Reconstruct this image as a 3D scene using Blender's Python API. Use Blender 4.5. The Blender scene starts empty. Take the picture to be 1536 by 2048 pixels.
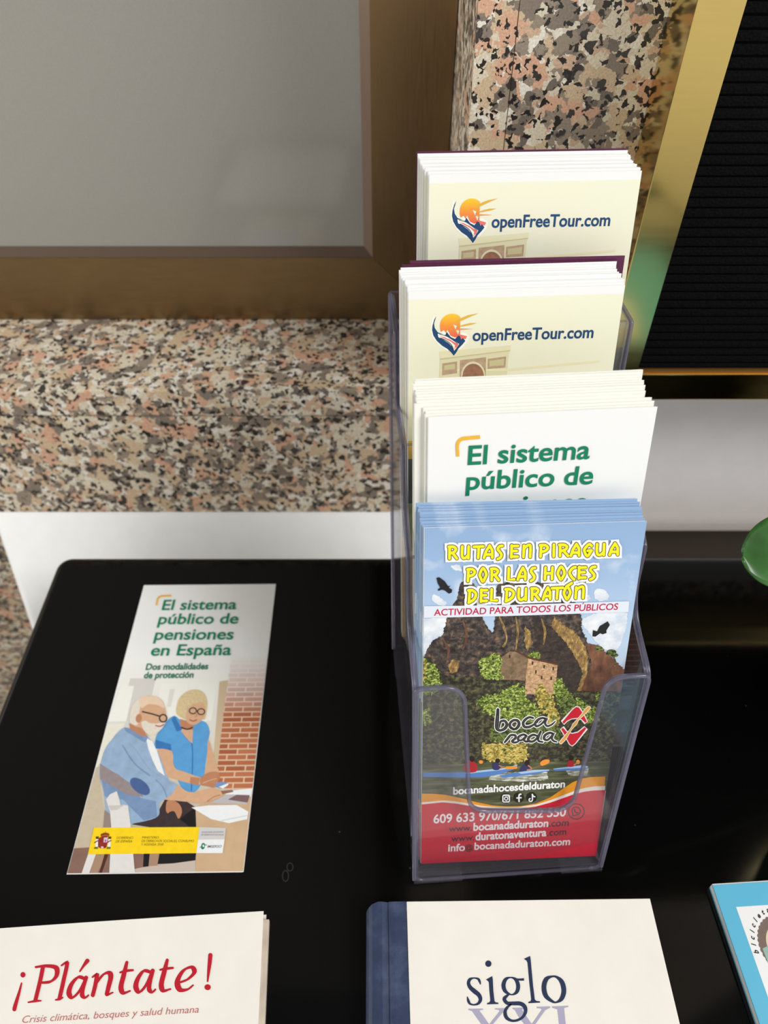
import bpy, bmesh, math, random
from mathutils import Vector, Matrix
from mathutils.geometry import tessellate_polygon

random.seed(7)
SC = bpy.context.scene
COL = SC.collection

# ------------------------------------------------------------------ camera
F = 1490.0                                   # focal length in pixels of the 1536 x 2048 frame
PITCH = math.radians(46.2)                   # looking down
CAM = Vector((0, 0, 0.446))                  # tabletop is z = 0, units are metres
RIGHT = Vector((1, 0, 0))
UP = Vector((0, math.sin(PITCH), math.cos(PITCH)))
FWD = Vector((0, math.cos(PITCH), -math.sin(PITCH)))
cam = bpy.data.cameras.new('camera')
cam.sensor_fit = 'VERTICAL'
cam.sensor_height = 36.0
cam.lens = F / 2048 * 36.0
cam.clip_start = 0.01
cam.dof.use_dof = True
cam.dof.focus_distance = 0.365
cam.dof.aperture_fstop = 8.5
camo = bpy.data.objects.new('camera', cam)
COL.objects.link(camo)
camo.location = CAM
camo.rotation_euler = (math.pi / 2 - PITCH, 0, 0)
SC.camera = camo

# ------------------------------------------------------------------ view, world, light
SC.view_settings.view_transform = 'Standard'
SC.view_settings.look = 'None'
SC.view_settings.gamma = 1.0
SC.view_settings.use_curve_mapping = False
SC.view_settings.exposure = 0.20
SC.cycles.transparent_max_bounces = 48
SC.cycles.max_bounces = 10
SC.cycles.use_denoising = True

world = bpy.data.worlds.new('world')
SC.world = world
world.use_nodes = True
wn = world.node_tree.nodes
wl = world.node_tree.links
bg = wn['Background']
wtc = wn.new('ShaderNodeTexCoord')
wsep = wn.new('ShaderNodeSeparateXYZ')
wmap = wn.new('ShaderNodeMapRange')
wmap.inputs[1].default_value = -1.0
wmap.inputs[2].default_value = 1.0
wramp = wn.new('ShaderNodeValToRGB')
wl.new(wtc.outputs['Generated'], wsep.inputs[0])
wl.new(wsep.outputs['Z'], wmap.inputs[0])
wl.new(wmap.outputs[0], wramp.inputs[0])
wl.new(wramp.outputs[0], bg.inputs[0])
e = wramp.color_ramp.elements
e[0].position = 0.0
e[0].color = (0.10, 0.095, 0.085, 1)
e[1].position = 1.0
e[1].color = (0.12, 0.12, 0.12, 1)
for p, c in ((0.26, (0.18, 0.17, 0.15, 1)), (0.38, (0.76, 0.73, 0.66, 1)), (0.52, (0.93, 0.92, 0.90, 1)), (0.62, (0.80, 0.78, 0.75, 1)), (0.72, (0.30, 0.30, 0.30, 1)), (0.84, (0.13, 0.13, 0.13, 1))):
    q = e.new(p)
    q.color = c
bg.inputs[1].default_value = 1.0


def area_light(name, loc, target, sx, sy, power, color):
    L = bpy.data.lights.new(name, 'AREA')
    L.shape = 'RECTANGLE'
    L.size = sx
    L.size_y = sy
    L.energy = power
    L.color = color
    o = bpy.data.objects.new(name, L)
    COL.objects.link(o)
    o.location = loc
    d = Vector(target) - Vector(loc)
    o.rotation_euler = d.to_track_quat('-Z', 'Y').to_euler()
    return o


area_light('window_daylight', (2.20, -0.95, 2.95), (0.02, 0.24, 0.05), 1.5, 1.5, 112, (1.0, 0.995, 0.985))
area_light('side_fill', (-1.7, 0.05, 0.55), (-0.2, 0.45, -0.03), 0.9, 0.6, 11, (1.0, 0.995, 0.985))  # added fill lamp from the left, brightens the white ledge and granite


# ------------------------------------------------------------------ materials
def srgb(r, g, b):
    def f(c):
        c /= 255.0
        return c / 12.92 if c <= 0.04045 else ((c + 0.055) / 1.055) ** 2.4
    return (f(r), f(g), f(b), 1)


MATS = {}


def mat(name, rgb, rough=0.55, metal=0.0, spec=0.3, grain=0.0, gscale=400.0, bump=0.0, coat=0.0):
    """plain procedural surface; grain = brightness variation by noise"""
    if name in MATS:
        return MATS[name]
    m = bpy.data.materials.new(name)
    m.use_nodes = True
    n, l = m.node_tree.nodes, m.node_tree.links
    b = n['Principled BSDF']
    c = srgb(*rgb)
    b.inputs['Base Color'].default_value = c
    b.inputs['Roughness'].default_value = rough
    b.inputs['Metallic'].default_value = metal
    b.inputs['Specular IOR Level'].default_value = spec
    b.inputs['Coat Weight'].default_value = coat
    if grain or bump:
        tc = n.new('ShaderNodeTexCoord')
        nz = n.new('ShaderNodeTexNoise')
        nz.inputs['Scale'].default_value = gscale
        nz.inputs['Detail'].default_value = 4
        l.new(tc.outputs['Object'], nz.inputs['Vector'])
        if grain:
            r = n.new('ShaderNodeValToRGB')
            r.color_ramp.elements[0].position = 0.3
            r.color_ramp.elements[1].position = 0.7
            r.color_ramp.elements[0].color = tuple(v * (1 - grain) for v in c[:3]) + (1,)
            r.color_ramp.elements[1].color = tuple(min(1, v * (1 + grain)) for v in c[:3]) + (1,)
            l.new(nz.outputs[0], r.inputs[0])
            l.new(r.outputs[0], b.inputs['Base Color'])
        if bump:
            bp = n.new('ShaderNodeBump')
            bp.inputs['Strength'].default_value = bump
            bp.inputs['Distance'].default_value = 0.001
            l.new(nz.outputs[0], bp.inputs['Height'])
            l.new(bp.outputs[0], b.inputs['Normal'])
    MATS[name] = m
    return m


def ramp_mat(name, stops, scale, detail=6, rough=0.55, spec=0.3, distort=0.0, voronoi=0.0, stretch=(1, 1, 1)):
    """noise-mottled surface: stops = [(pos, rgb)...]; voronoi mixes in cell texture"""
    if name in MATS:
        return MATS[name]
    m = bpy.data.materials.new(name)
    m.use_nodes = True
    n, l = m.node_tree.nodes, m.node_tree.links
    b = n['Principled BSDF']
    b.inputs['Roughness'].default_value = rough
    b.inputs['Specular IOR Level'].default_value = spec
    tc = n.new('ShaderNodeTexCoord')
    mp = n.new('ShaderNodeMapping')
    mp.inputs['Scale'].default_value = stretch
    l.new(tc.outputs['Object'], mp.inputs[0])
    nz = n.new('ShaderNodeTexNoise')
    nz.inputs['Scale'].default_value = scale
    nz.inputs['Detail'].default_value = detail
    nz.inputs['Roughness'].default_value = 0.65
    nz.inputs['Distortion'].default_value = distort
    l.new(mp.outputs[0], nz.inputs['Vector'])
    out = nz.outputs[0]
    if voronoi:
        vo = n.new('ShaderNodeTexVoronoi')
        vo.inputs['Scale'].default_value = scale * 2.5
        l.new(mp.outputs[0], vo.inputs['Vector'])
        mx = n.new('ShaderNodeMix')
        mx.inputs[0].default_value = voronoi
        l.new(nz.outputs[0], mx.inputs[2])
        sp = n.new('ShaderNodeSeparateColor')
        l.new(vo.outputs['Color'], sp.inputs[0])
        l.new(sp.outputs[0], mx.inputs[3])
        out = mx.outputs[0]
    r = n.new('ShaderNodeValToRGB')
    el = r.color_ramp.elements
    el[0].position, el[0].color = stops[0][0], srgb(*stops[0][1])
    el[1].position, el[1].color = stops[-1][0], srgb(*stops[-1][1])
    for p, c in stops[1:-1]:
        q = el.new(p)
        q.color = srgb(*c)
    l.new(out, r.inputs[0])
    l.new(r.outputs[0], b.inputs['Base Color'])
    MATS[name] = m
    return m


def gradient_mat(name, axis, a, b_, stops, noise=None, rough=0.5, spec=0.3):
    """colour printed as a ramp along an object axis between a and b_ (artwork of a print); noise = (scale, rgb, lo, hi) blotches"""
    m = bpy.data.materials.new(name)
    m.use_nodes = True
    n, l = m.node_tree.nodes, m.node_tree.links
    b = n['Principled BSDF']
    b.inputs['Roughness'].default_value = rough
    b.inputs['Specular IOR Level'].default_value = spec
    tc = n.new('ShaderNodeTexCoord')
    sp = n.new('ShaderNodeSeparateXYZ')
    mr = n.new('ShaderNodeMapRange')
    mr.inputs[1].default_value = a
    mr.inputs[2].default_value = b_
    l.new(tc.outputs['Object'], sp.inputs[0])
    l.new(sp.outputs[axis], mr.inputs[0])
    r = n.new('ShaderNodeValToRGB')
    el = r.color_ramp.elements
    el[0].position, el[0].color = stops[0][0], srgb(*stops[0][1])
    el[1].position, el[1].color = stops[-1][0], srgb(*stops[-1][1])
    for p, c in stops[1:-1]:
        q = el.new(p)
        q.color = srgb(*c)
    l.new(mr.outputs[0], r.inputs[0])
    out = r.outputs[0]
    if noise:
        sc_, rgb, lo, hi = noise
        nz = n.new('ShaderNodeTexNoise')
        nz.inputs['Scale'].default_value = sc_
        nz.inputs['Detail'].default_value = 5
        l.new(tc.outputs['Object'], nz.inputs['Vector'])
        m2 = n.new('ShaderNodeMapRange')
        m2.inputs[1].default_value = lo
        m2.inputs[2].default_value = hi
        l.new(nz.outputs[0], m2.inputs[0])
        mx = n.new('ShaderNodeMix')
        mx.data_type = 'RGBA'
        l.new(m2.outputs[0], mx.inputs[0])
        l.new(out, mx.inputs[6])
        mx.inputs[7].default_value = srgb(*rgb)
        out = mx.outputs[2]
    l.new(out, b.inputs['Base Color'])
    return m


def granite(name, light=1.0, seed=0.0):
    m = bpy.data.materials.new(name)
    m.use_nodes = True
    n, l = m.node_tree.nodes, m.node_tree.links
    b = n['Principled BSDF']
    b.inputs['Roughness'].default_value = 0.28
    b.inputs['Specular IOR Level'].default_value = 0.35
    tc = n.new('ShaderNodeTexCoord')
    nz = n.new('ShaderNodeTexNoise')
    nz.inputs['Scale'].default_value = 260
    nz.inputs['Detail'].default_value = 3
    l.new(tc.outputs['Object'], nz.inputs['Vector'])
    sub = n.new('ShaderNodeVectorMath')
    sub.operation = 'SUBTRACT'
    sub.inputs[1].default_value = (0.5, 0.5, 0.5)
    l.new(nz.outputs['Color'], sub.inputs[0])
    scl = n.new('ShaderNodeVectorMath')
    scl.operation = 'SCALE'
    scl.inputs['Scale'].default_value = 0.0065
    l.new(sub.outputs[0], scl.inputs[0])
    add = n.new('ShaderNodeVectorMath')
    l.new(tc.outputs['Object'], add.inputs[0])
    l.new(scl.outputs[0], add.inputs[1])
    off = n.new('ShaderNodeVectorMath')
    off.inputs[1].default_value = (seed, seed * 0.7, seed * 1.3)
    l.new(add.outputs[0], off.inputs[0])

    def vor(scale, chan, stops, interp='CONSTANT'):
        v = n.new('ShaderNodeTexVoronoi')
        v.inputs['Scale'].default_value = scale
        l.new(off.outputs[0], v.inputs['Vector'])
        s = n.new('ShaderNodeSeparateColor')
        l.new(v.outputs['Color'], s.inputs[0])
        r = n.new('ShaderNodeValToRGB')
        r.color_ramp.interpolation = interp
        el = r.color_ramp.elements
        el[0].position, el[0].color = stops[0][0], stops[0][1]
        el[1].position, el[1].color = stops[-1][0], stops[-1][1]
        for p, c in stops[1:-1]:
            q = el.new(p)
            q.color = c
        l.new(s.outputs[chan], r.inputs[0])
        return r.outputs[0], s
    def S(*c):
        return srgb(*(v * light for v in c))
    big, _ = vor(80, 0, [(0, S(214, 170, 142)), (0.24, S(208, 184, 152)), (0.46, S(150, 136, 120)), (0.60, S(220, 208, 184)), (0.82, S(134, 122, 110))])
    mid, _ = vor(185, 0, [(0, S(118, 108, 98)), (0.20, S(218, 208, 186)), (0.48, S(206, 176, 148)), (0.62, S(152, 138, 122)), (0.80, S(232, 226, 212))])
    w = (1, 1, 1, 1)
    k = (0, 0, 0, 1)
    mm, _ = vor(118, 1, [(0, w), (0.50, k)])
    sm, _ = vor(400, 2, [(0, w), (0.13, k)])
    bl, _ = vor(240, 1, [(0, w), (0.075, k)])

    def mix(fac, a, c):
        x = n.new('ShaderNodeMix')
        x.data_type = 'RGBA'
        l.new(fac, x.inputs[0])
        l.new(a, x.inputs[6])
        if isinstance(c, tuple):
            x.inputs[7].default_value = c
        else:
            l.new(c, x.inputs[7])
        return x.outputs[2]
    o = mix(mm, big, mid)
    o = mix(bl, o, S(62, 58, 54))
    o = mix(sm, o, S(46, 42, 40))
    fn = n.new('ShaderNodeTexNoise')
    fn.inputs['Scale'].default_value = 900
    fn.inputs['Detail'].default_value = 3
    l.new(tc.outputs['Object'], fn.inputs['Vector'])
    fr = n.new('ShaderNodeMapRange')
    fr.inputs[1].default_value = 0.3
    fr.inputs[2].default_value = 0.7
    fr.inputs[3].default_value = 0.78
    fr.inputs[4].default_value = 1.12
    l.new(fn.outputs[0], fr.inputs[0])
    vm = n.new('ShaderNodeVectorMath')
    vm.operation = 'SCALE'
    l.new(o, vm.inputs[0])
    l.new(fr.outputs[0], vm.inputs['Scale'])
    l.new(vm.outputs[0], b.inputs['Base Color'])
    return m


def brushed(name, rgb, rough, aniso_axis_scale, var=0.12):
    m = bpy.data.materials.new(name)
    m.use_nodes = True
    n, l = m.node_tree.nodes, m.node_tree.links
    b = n['Principled BSDF']
    b.inputs['Metallic'].default_value = 1.0
    c = srgb(*rgb)
    tc = n.new('ShaderNodeTexCoord')
    mp = n.new('ShaderNodeMapping')
    mp.inputs['Scale'].default_value = aniso_axis_scale
    l.new(tc.outputs['Object'], mp.inputs[0])
    nz = n.new('ShaderNodeTexNoise')
    nz.inputs['Scale'].default_value = 1.0
    nz.inputs['Detail'].default_value = 4
    l.new(mp.outputs[0], nz.inputs['Vector'])
    r = n.new('ShaderNodeValToRGB')
    r.color_ramp.elements[0].color = tuple(v * (1 - var) for v in c[:3]) + (1,)
    r.color_ramp.elements[1].color = tuple(min(1, v * (1 + var)) for v in c[:3]) + (1,)
    l.new(nz.outputs[0], r.inputs[0])
    l.new(r.outputs[0], b.inputs['Base Color'])
    mr = n.new('ShaderNodeMapRange')
    mr.inputs[3].default_value = rough * 0.75
    mr.inputs[4].default_value = rough * 1.25
    l.new(nz.outputs[0], mr.inputs[0])
    l.new(mr.outputs[0], b.inputs['Roughness'])
    return m


def clear_plastic(name, tint, veil, veil_rgb, gloss=0.06):
    m = bpy.data.materials.new(name)
    m.use_nodes = True
    n, l = m.node_tree.nodes, m.node_tree.links
    n.remove(n['Principled BSDF'])
    out = n['Material Output']
    tr = n.new('ShaderNodeBsdfTransparent')
    tr.inputs[0].default_value = tint
    di = n.new('ShaderNodeBsdfDiffuse')
    di.inputs[0].default_value = srgb(*veil_rgb)
    gl = n.new('ShaderNodeBsdfGlossy')
    gl.inputs['Roughness'].default_value = gloss
    lw = n.new('ShaderNodeLayerWeight')
    lw.inputs[0].default_value = 0.5
    pw = n.new('ShaderNodeMath')
    pw.operation = 'POWER'
    pw.inputs[1].default_value = 5.0
    l.new(lw.outputs['Facing'], pw.inputs[0])
    fr = n.new('ShaderNodeMapRange')
    fr.inputs[3].default_value = 0.035
    fr.inputs[4].default_value = 0.75
    l.new(pw.outputs[0], fr.inputs[0])
    m1 = n.new('ShaderNodeMixShader')
    m2 = n.new('ShaderNodeMixShader')
    m1.inputs[0].default_value = veil
    l.new(tr.outputs[0], m1.inputs[1])
    l.new(di.outputs[0], m1.inputs[2])
    l.new(fr.outputs[0], m2.inputs[0])
    l.new(m1.outputs[0], m2.inputs[1])
    l.new(gl.outputs[0], m2.inputs[2])
    l.new(m2.outputs[0], out.inputs[0])
    return m


# ------------------------------------------------------------------ mesh helpers
class MB:
    """collects faces with materials; build() links them as one mesh object"""

    def __init__(self):
        self.v, self.f, self.mi, self.ms = [], [], [], []

    def m(self, material):
        if material not in self.ms:
            self.ms.append(material)
        return self.ms.index(material)

    def face(self, pts, material):
        b = len(self.v)
        self.v += [tuple(p) for p in pts]
        self.f.append(tuple(range(b, b + len(pts))))
        self.mi.append(self.m(material))

    def mesh(self, verts, faces, material):
        b = len(self.v)
        self.v += [tuple(p) for p in verts]
        k = self.m(material)
        for f in faces:
            self.f.append(tuple(b + i for i in f))
            self.mi.append(k)

    def box(self, x0, x1, y0, y1, z0, z1, material):
        vs = [(x, y, z) for x in (x0, x1) for y in (y0, y1) for z in (z0, z1)]
        fs = [(0, 1, 3, 2), (4, 6, 7, 5), (0, 4, 5, 1), (2, 3, 7, 6), (0, 2, 6, 4), (1, 5, 7, 3)]
        self.mesh(vs, fs, material)

    def prism(self, poly, ext, material, side=None):
        """poly: list of 3D points (planar outline), ext: Vector extrusion; side = material of the rim"""
        n = len(poly)
        P = [Vector(p) for p in poly]
        Q = [p + Vector(ext) for p in P]
        tris = tessellate_polygon([P])
        self.mesh(P, [tuple(t) for t in tris], material)
        self.mesh(Q, [tuple(reversed(t)) for t in tris], material)
        self.mesh(P + Q, [(i, (i + 1) % n, n + (i + 1) % n, n + i) for i in range(n)], side or material)

    def build(self, name, parent=None, smooth=False, bevel=0.0, merge=False):
        me = bpy.data.meshes.new(name)
        me.from_pydata(self.v, [], self.f)
        for q in self.ms:
            me.materials.append(q)
        me.polygons.foreach_set('material_index', self.mi)
        if merge or bevel:
            bm = bmesh.new()
            bm.from_mesh(me)
            bmesh.ops.remove_doubles(bm, verts=bm.verts, dist=1e-6)
            bmesh.ops.recalc_face_normals(bm, faces=bm.faces)
            if bevel:
                bmesh.ops.bevel(bm, geom=list(bm.edges), offset=bevel, segments=2, profile=0.7, affect='EDGES', clamp_overlap=True)
            bm.to_mesh(me)
            bm.free()
        if smooth:
            me.polygons.foreach_set('use_smooth', [True] * len(me.polygons))
        me.update()
        o = bpy.data.objects.new(name, me)
        COL.objects.link(o)
        if parent is not None:
            o.parent = parent
        return o


def tag(o, label=None, cat=None, group=None, kind=None):
    if label:
        o['label'] = label
    if cat:
        o['category'] = cat
    if group:
        o['group'] = group
    if kind:
        o['kind'] = kind
    return o


def empty(name, M=None):
    o = bpy.data.objects.new(name, None)
    o.empty_display_size = 0.02
    COL.objects.link(o)
    if M is not None:
        o.matrix_world = M
    return o


def copy_tree(o, parent=None):
    c = o.copy()
    COL.objects.link(c)
    if parent is not None:
        c.parent = parent
    for ch in list(o.children):
        copy_tree(ch, c)
    return c


def ray(px, py):
    return RIGHT * (px - 768) + UP * (1024 - py) + FWD * F


def on_plane(px, py, p0, n):
    d = ray(px, py)
    t = (Vector(p0) - CAM).dot(n) / d.dot(n)
    return CAM + d * t


def frame(origin, u, v):
    u = Vector(u).normalized()
    v = Vector(v)
    v = (v - u * u.dot(v)).normalized()
    n = u.cross(v)
    M = Matrix((u, v, n)).transposed().to_4x4()
    M.translation = Vector(origin)
    return M


def smooth_path(pts, k=8):
    """Catmull-Rom through (x, y, w...) tuples"""
    if len(pts) < 3:
        return pts
    closed = pts[0][:2] == pts[-1][:2]
    P = list(pts)
    ext = ([P[-2]] + P + [P[1]]) if closed else ([P[0]] + P + [P[-1]])
    out = []
    for i in range(1, len(ext) - 2):
        p0, p1, p2, p3 = ext[i - 1:i + 3]
        for j in range(k):
            t = j / k
            out.append(tuple(0.5 * (2 * b + (c - a) * t + (2 * a - 5 * b + 4 * c - d) * t * t + (3 * b - a - 3 * c + d) * t ** 3)
                             for a, b, c, d in zip(p0, p1, p2, p3)))
    out.append(P[-1])
    return out


TXT = {}


def text_mesh(s, bold=0.0):
    """flat letters of the built-in font: (verts, faces, width, cap height)"""
    key = (s, bold)
    if key in TXT:
        return TXT[key]
    cu = bpy.data.curves.new('t', 'FONT')
    cu.body = s
    cu.size = 1.0
    cu.offset = bold
    cu.resolution_u = 5
    cu.fill_mode = 'FRONT'
    ob = bpy.data.objects.new('t', cu)
    COL.objects.link(ob)
    dg = bpy.context.evaluated_depsgraph_get()
    ev = ob.evaluated_get(dg)
    me = ev.to_mesh()
    vs = [(v.co.x, v.co.y) for v in me.vertices]
    fs = [tuple(p.vertices) for p in me.polygons]
    ev.to_mesh_clear()
    bpy.data.objects.remove(ob)
    bpy.data.curves.remove(cu)
    x0 = min(v[0] for v in vs)
    x1 = max(v[0] for v in vs)
    vs = [(x - x0, y) for x, y in vs]
    TXT[key] = (vs, fs, x1 - x0)
    return TXT[key]


CAP = 0.645


class Art:
    """prints flat shapes on a page. Coordinates are picked in a zoom of the photograph (scale, ox, oy) and carried onto the page's own
    plane; what is kept is a mesh in page coordinates (x across, y up the page, z out of it)."""

    def __init__(self, M, zoom=(1, 0, 0)):
        self.M = M
        self.Mi = M.inverted()
        self.p0 = M.translation
        self.n = M.to_3x3() @ Vector((0, 0, 1))
        self.z = zoom
        self.parts = {}
        self.k = 0
        self.clip = None

    def uv(self, x, y):
        s, ox, oy = self.z
        q = self.Mi @ on_plane(x / s + ox, y / s + oy, self.p0, self.n)
        if self.clip:
            a, b, c, d = self.clip
            return min(max(q.x, a), b), min(max(q.y, c), d)
        return q.x, q.y

    def h(self, layer):
        self.k += 1
        return 0.00004 * (layer + 1) + (self.k % 9) * 0.000003

    def mb(self, part):
        return self.parts.setdefault(part, MB())

    def poly_uv(self, part, pts, material, layer):
        z = self.h(layer)
        P = [Vector((x, y, z)) for x, y in pts]
        tris = tessellate_polygon([P])
        fs = []
        for t in tris:
            a, b, c = (P[i] for i in t)
            fs.append(tuple(t) if (b - a).cross(c - a).z > 0 else tuple(reversed(t)))
        self.mb(part).mesh(P, fs, material)

    def poly(self, part, pts, material, layer, smooth=False, jag=0.0):
        if smooth:
            pts = smooth_path(list(pts) + [pts[0]], 6)[:-1]
        q = [self.uv(x, y) for x, y in pts]
        if jag:
            o = []
            for i, a in enumerate(q):
                b = q[(i + 1) % len(q)]
                L = math.hypot(b[0] - a[0], b[1] - a[1])
                k = max(1, int(L / (jag * 1.6)))
                for j in range(k):
                    t = j / k
                    o.append((a[0] + (b[0] - a[0]) * t + random.uniform(-jag, jag), a[1] + (b[1] - a[1]) * t + random.uniform(-jag, jag)))
            if self.clip:
                c0, c1, c2, c3 = self.clip
                g = jag * 1.3
                o = [(c0 if x < c0 + g else c1 if x > c1 - g else x, c2 if y < c2 + g else c3 if y > c3 - g else y) for x, y in o]
            q = o
        self.poly_uv(part, q, material, layer)

    def ellipse(self, part, cx, cy, rx, ry, material, layer, rot=0.0, n=32):
        r = math.radians(rot)
        pts = []
        for i in range(n):
            a = 2 * math.pi * i / n
            x, y = rx * math.cos(a), ry * math.sin(a)
            pts.append((cx + x * math.cos(r) - y * math.sin(r), cy + x * math.sin(r) + y * math.cos(r)))
        self.poly(part, pts, material, layer)

    def stroke(self, part, pts, w, material, layer, smooth=True, caps=True, grow=0.0, nib=None):
        """pts (x, y) or (x, y, w); nib = (w, thin ratio, angle deg): broad pen"""
        P = [(p[0], p[1], p[2] if len(p) > 2 else w) for p in pts]
        if smooth:
            P = smooth_path(P, 7)
        Q = []
        for p in P:
            if not Q or math.hypot(p[0] - Q[-1][0], p[1] - Q[-1][1]) > 1e-3:
                Q.append(p)
        P = Q
        closed = math.hypot(P[0][0] - P[-1][0], P[0][1] - P[-1][1]) < 1e-3 and len(P) > 3
        if closed:
            P = P[:-1]
        n = len(P)
        L, R = [], []
        for i in range(n):
            if closed:
                a, b = P[i - 1], P[(i + 1) % n]
            else:
                a, b = P[max(0, i - 1)], P[min(n - 1, i + 1)]
            dx, dy = b[0] - a[0], b[1] - a[1]
            d = math.hypot(dx, dy) or 1
            nx, ny = -dy / d, dx / d
            ww = P[i][2]
            if nib:
                an = math.radians(nib[1])
                ww = ww * (nib[0] + (1 - nib[0]) * abs(nx * math.cos(an) - ny * math.sin(an)))
            hw = ww / 2 + grow
            miter = 1.0
            if 0 < i < n - 1 or closed:
                a0, b0 = P[i - 1], P[(i + 1) % n]
                ux, uy = P[i][0] - a0[0], P[i][1] - a0[1]
                d1 = math.hypot(ux, uy) or 1
                c = abs((-uy / d1) * nx + (ux / d1) * ny)
                miter = min(1 / max(c, 0.3), 1.8)
            L.append((P[i][0] + nx * hw * miter, P[i][1] + ny * hw * miter))
            R.append((P[i][0] - nx * hw * miter, P[i][1] - ny * hw * miter))
        z = self.h(layer)
        vs = [(*self.uv(x, y), z) for x, y in L + R]
        fs = []
        for i in range(n if closed else n - 1):
            j = (i + 1) % n
            fs.append((i, j, n + j, n + i))
        if caps and not closed:
            for end in (0, n - 1):
                p = P[end]
                q = P[1] if end == 0 else P[n - 2]
                a0 = math.atan2(p[1] - q[1], p[0] - q[0])
                hw = math.hypot(L[end][0] - R[end][0], L[end][1] - R[end][1]) / 2
                b = len(vs)
                ring = [(p[0] + hw * math.cos(a0 + t), p[1] + hw * math.sin(a0 + t)) for t in [math.pi * (k / 8 - 0.5) for k in range(9)]]
                vs += [(*self.uv(x, y), z) for x, y in ring]
                fs.append(tuple(range(b, b + 9)))
        out = []
        for f in fs:
            s = 0
            for i in range(len(f)):
                a, b = vs[f[i]], vs[f[(i + 1) % len(f)]]
                s += a[0] * b[1] - b[0] * a[1]
            out.append(f if s > 0 else tuple(reversed(f)))
        self.mb(part).mesh(vs, out, material)

    def text(self, part, s, x0, y0, x1, y1, cap, material, layer, bold=0.0, shear=0.0):
        """baseline from (x0, y0) to (x1, y1), cap = capital height, all in zoom pixels"""
        vs, fs, w = text_mesh(s, bold)
        A = Vector(self.uv(x0, y0))
        B = Vector(self.uv(x1, y1))
        T = Vector(self.uv(x0, y0 - cap))
        d = (B - A)
        W = d.length
        d.normalize()
        nn = Vector((-d.y, d.x))
        H = abs((T - A).dot(nn)) / CAP
        z = self.h(layer)
        out = []
        for x, y in vs:
            p = A + d * (x / w * W + shear * y * H) + nn * (y * H)
            out.append((p.x, p.y, z))
        self.mb(part).mesh(out, fs, material)

    def finish(self, parent):
        res = {}
        for name, b in self.parts.items():
            res[name] = b.build(name, parent)
        return res

# ------------------------------------------------------------------ the setting
GRAN = granite('granite', light=0.98, seed=0.37)
GRAN_P = granite('granite_pillar', light=1.06, seed=3.1)
WHITE_WALL = mat('white_wall_paint', (236, 236, 233), rough=0.5, grain=0.02, gscale=60, bump=0.08)
BRONZE = brushed('bronze_anodised', (134, 112, 80), 0.36, (60, 60, 900), 0.10)
BRONZE_V = brushed('bronze_anodised_upright', (128, 104, 74), 0.36, (900, 900, 40), 0.10)
BRONZE_BEAD = mat('bronze_bead', (110, 92, 78), rough=0.4, metal=0.5)
BRASS = brushed('polished_brass', (208, 184, 114), 0.14, (40, 40, 300), 0.06)

WALL_Y = 0.4572      # white apron under the sill, left
FRONT_Y = 0.4400     # face of the pillar and of the white wall, right
PANE_Y = 0.560

m = MB()            # floor far below the table
m.box(-1.6, 1.6, -1.6, 0.9, -0.80, -0.76, GRAN)
tag(m.build('floor'), kind='structure')

m = MB()            # granite facing, left and behind the white apron
m.box(-1.2, 0.0469, 0.480, 0.640, -0.76, 0.0780, GRAN)
tag(m.build('wall_back'), kind='structure')

m = MB()            # granite apron and window sill slab
m.box(-1.2, 0.0469, WALL_Y, 0.4795, -0.0307, 0.0774, GRAN)
tag(m.build('trim_1', bevel=0.0008), kind='structure')
m = MB()
m.box(-1.2, 0.0469, WALL_Y - 0.001, 0.640, 0.0785, 0.1031, GRAN)
tag(m.build('trim_2', bevel=0.0015), kind='structure')

m = MB()
m.box(-1.2, 0.0469, WALL_Y + 0.0006, 0.479, 0.0760, 0.0790, mat('sill_mortar', (98, 78, 66), rough=0.9))
tag(m.build('trim_3'), kind='structure')

# white painted ledge sloping towards the table, with a leaning, rounded left edge
LN = Vector((0, -0.80, 0.60))
LP = Vector((0, WALL_Y + 0.001, -0.0312))
ta, tb2 = on_plane(-4, 1030, LP, LN), on_plane(64, 1222, LP, LN)
ta = Vector((ta.x, LP.y, LP.z))
dl = (tb2 - ta)
tb2 = ta + dl * 1.25
m = MB()
P = [ta, Vector((0.0469, LP.y, LP.z)), Vector((0.0469, tb2.y, tb2.z)), tb2]
m.prism(P, -LN * 0.016, WHITE_WALL)
seg = 6
r = 0.009
for i in range(seg):
    a0, a1 = math.pi / 2 * i / seg, math.pi / 2 * (i + 1) / seg

    def q(a, p):
        return p + Vector((-r * math.sin(a), 0, 0)) - LN * (r - r * math.cos(a))
    m.face([q(a0, ta), q(a0, tb2), q(a1, tb2), q(a1, ta)], WHITE_WALL)
tag(m.build('trim_4', merge=True), kind='structure')

# granite pillar that steps forward right of the window, with one open joint
m = MB()
m.box(0.0471, 0.0674, FRONT_Y, 0.640, 0.1077, 2.4, GRAN_P)
m.box(0.0679, 0.90, FRONT_Y, 0.640, 0.1077, 2.4, GRAN_P)
m.box(0.0480, 0.89, FRONT_Y + 0.0008, 0.639, 0.1090, 2.39, mat('joint', (150, 120, 95), rough=0.9))
tag(m.build('pillar'), kind='structure')

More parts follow.
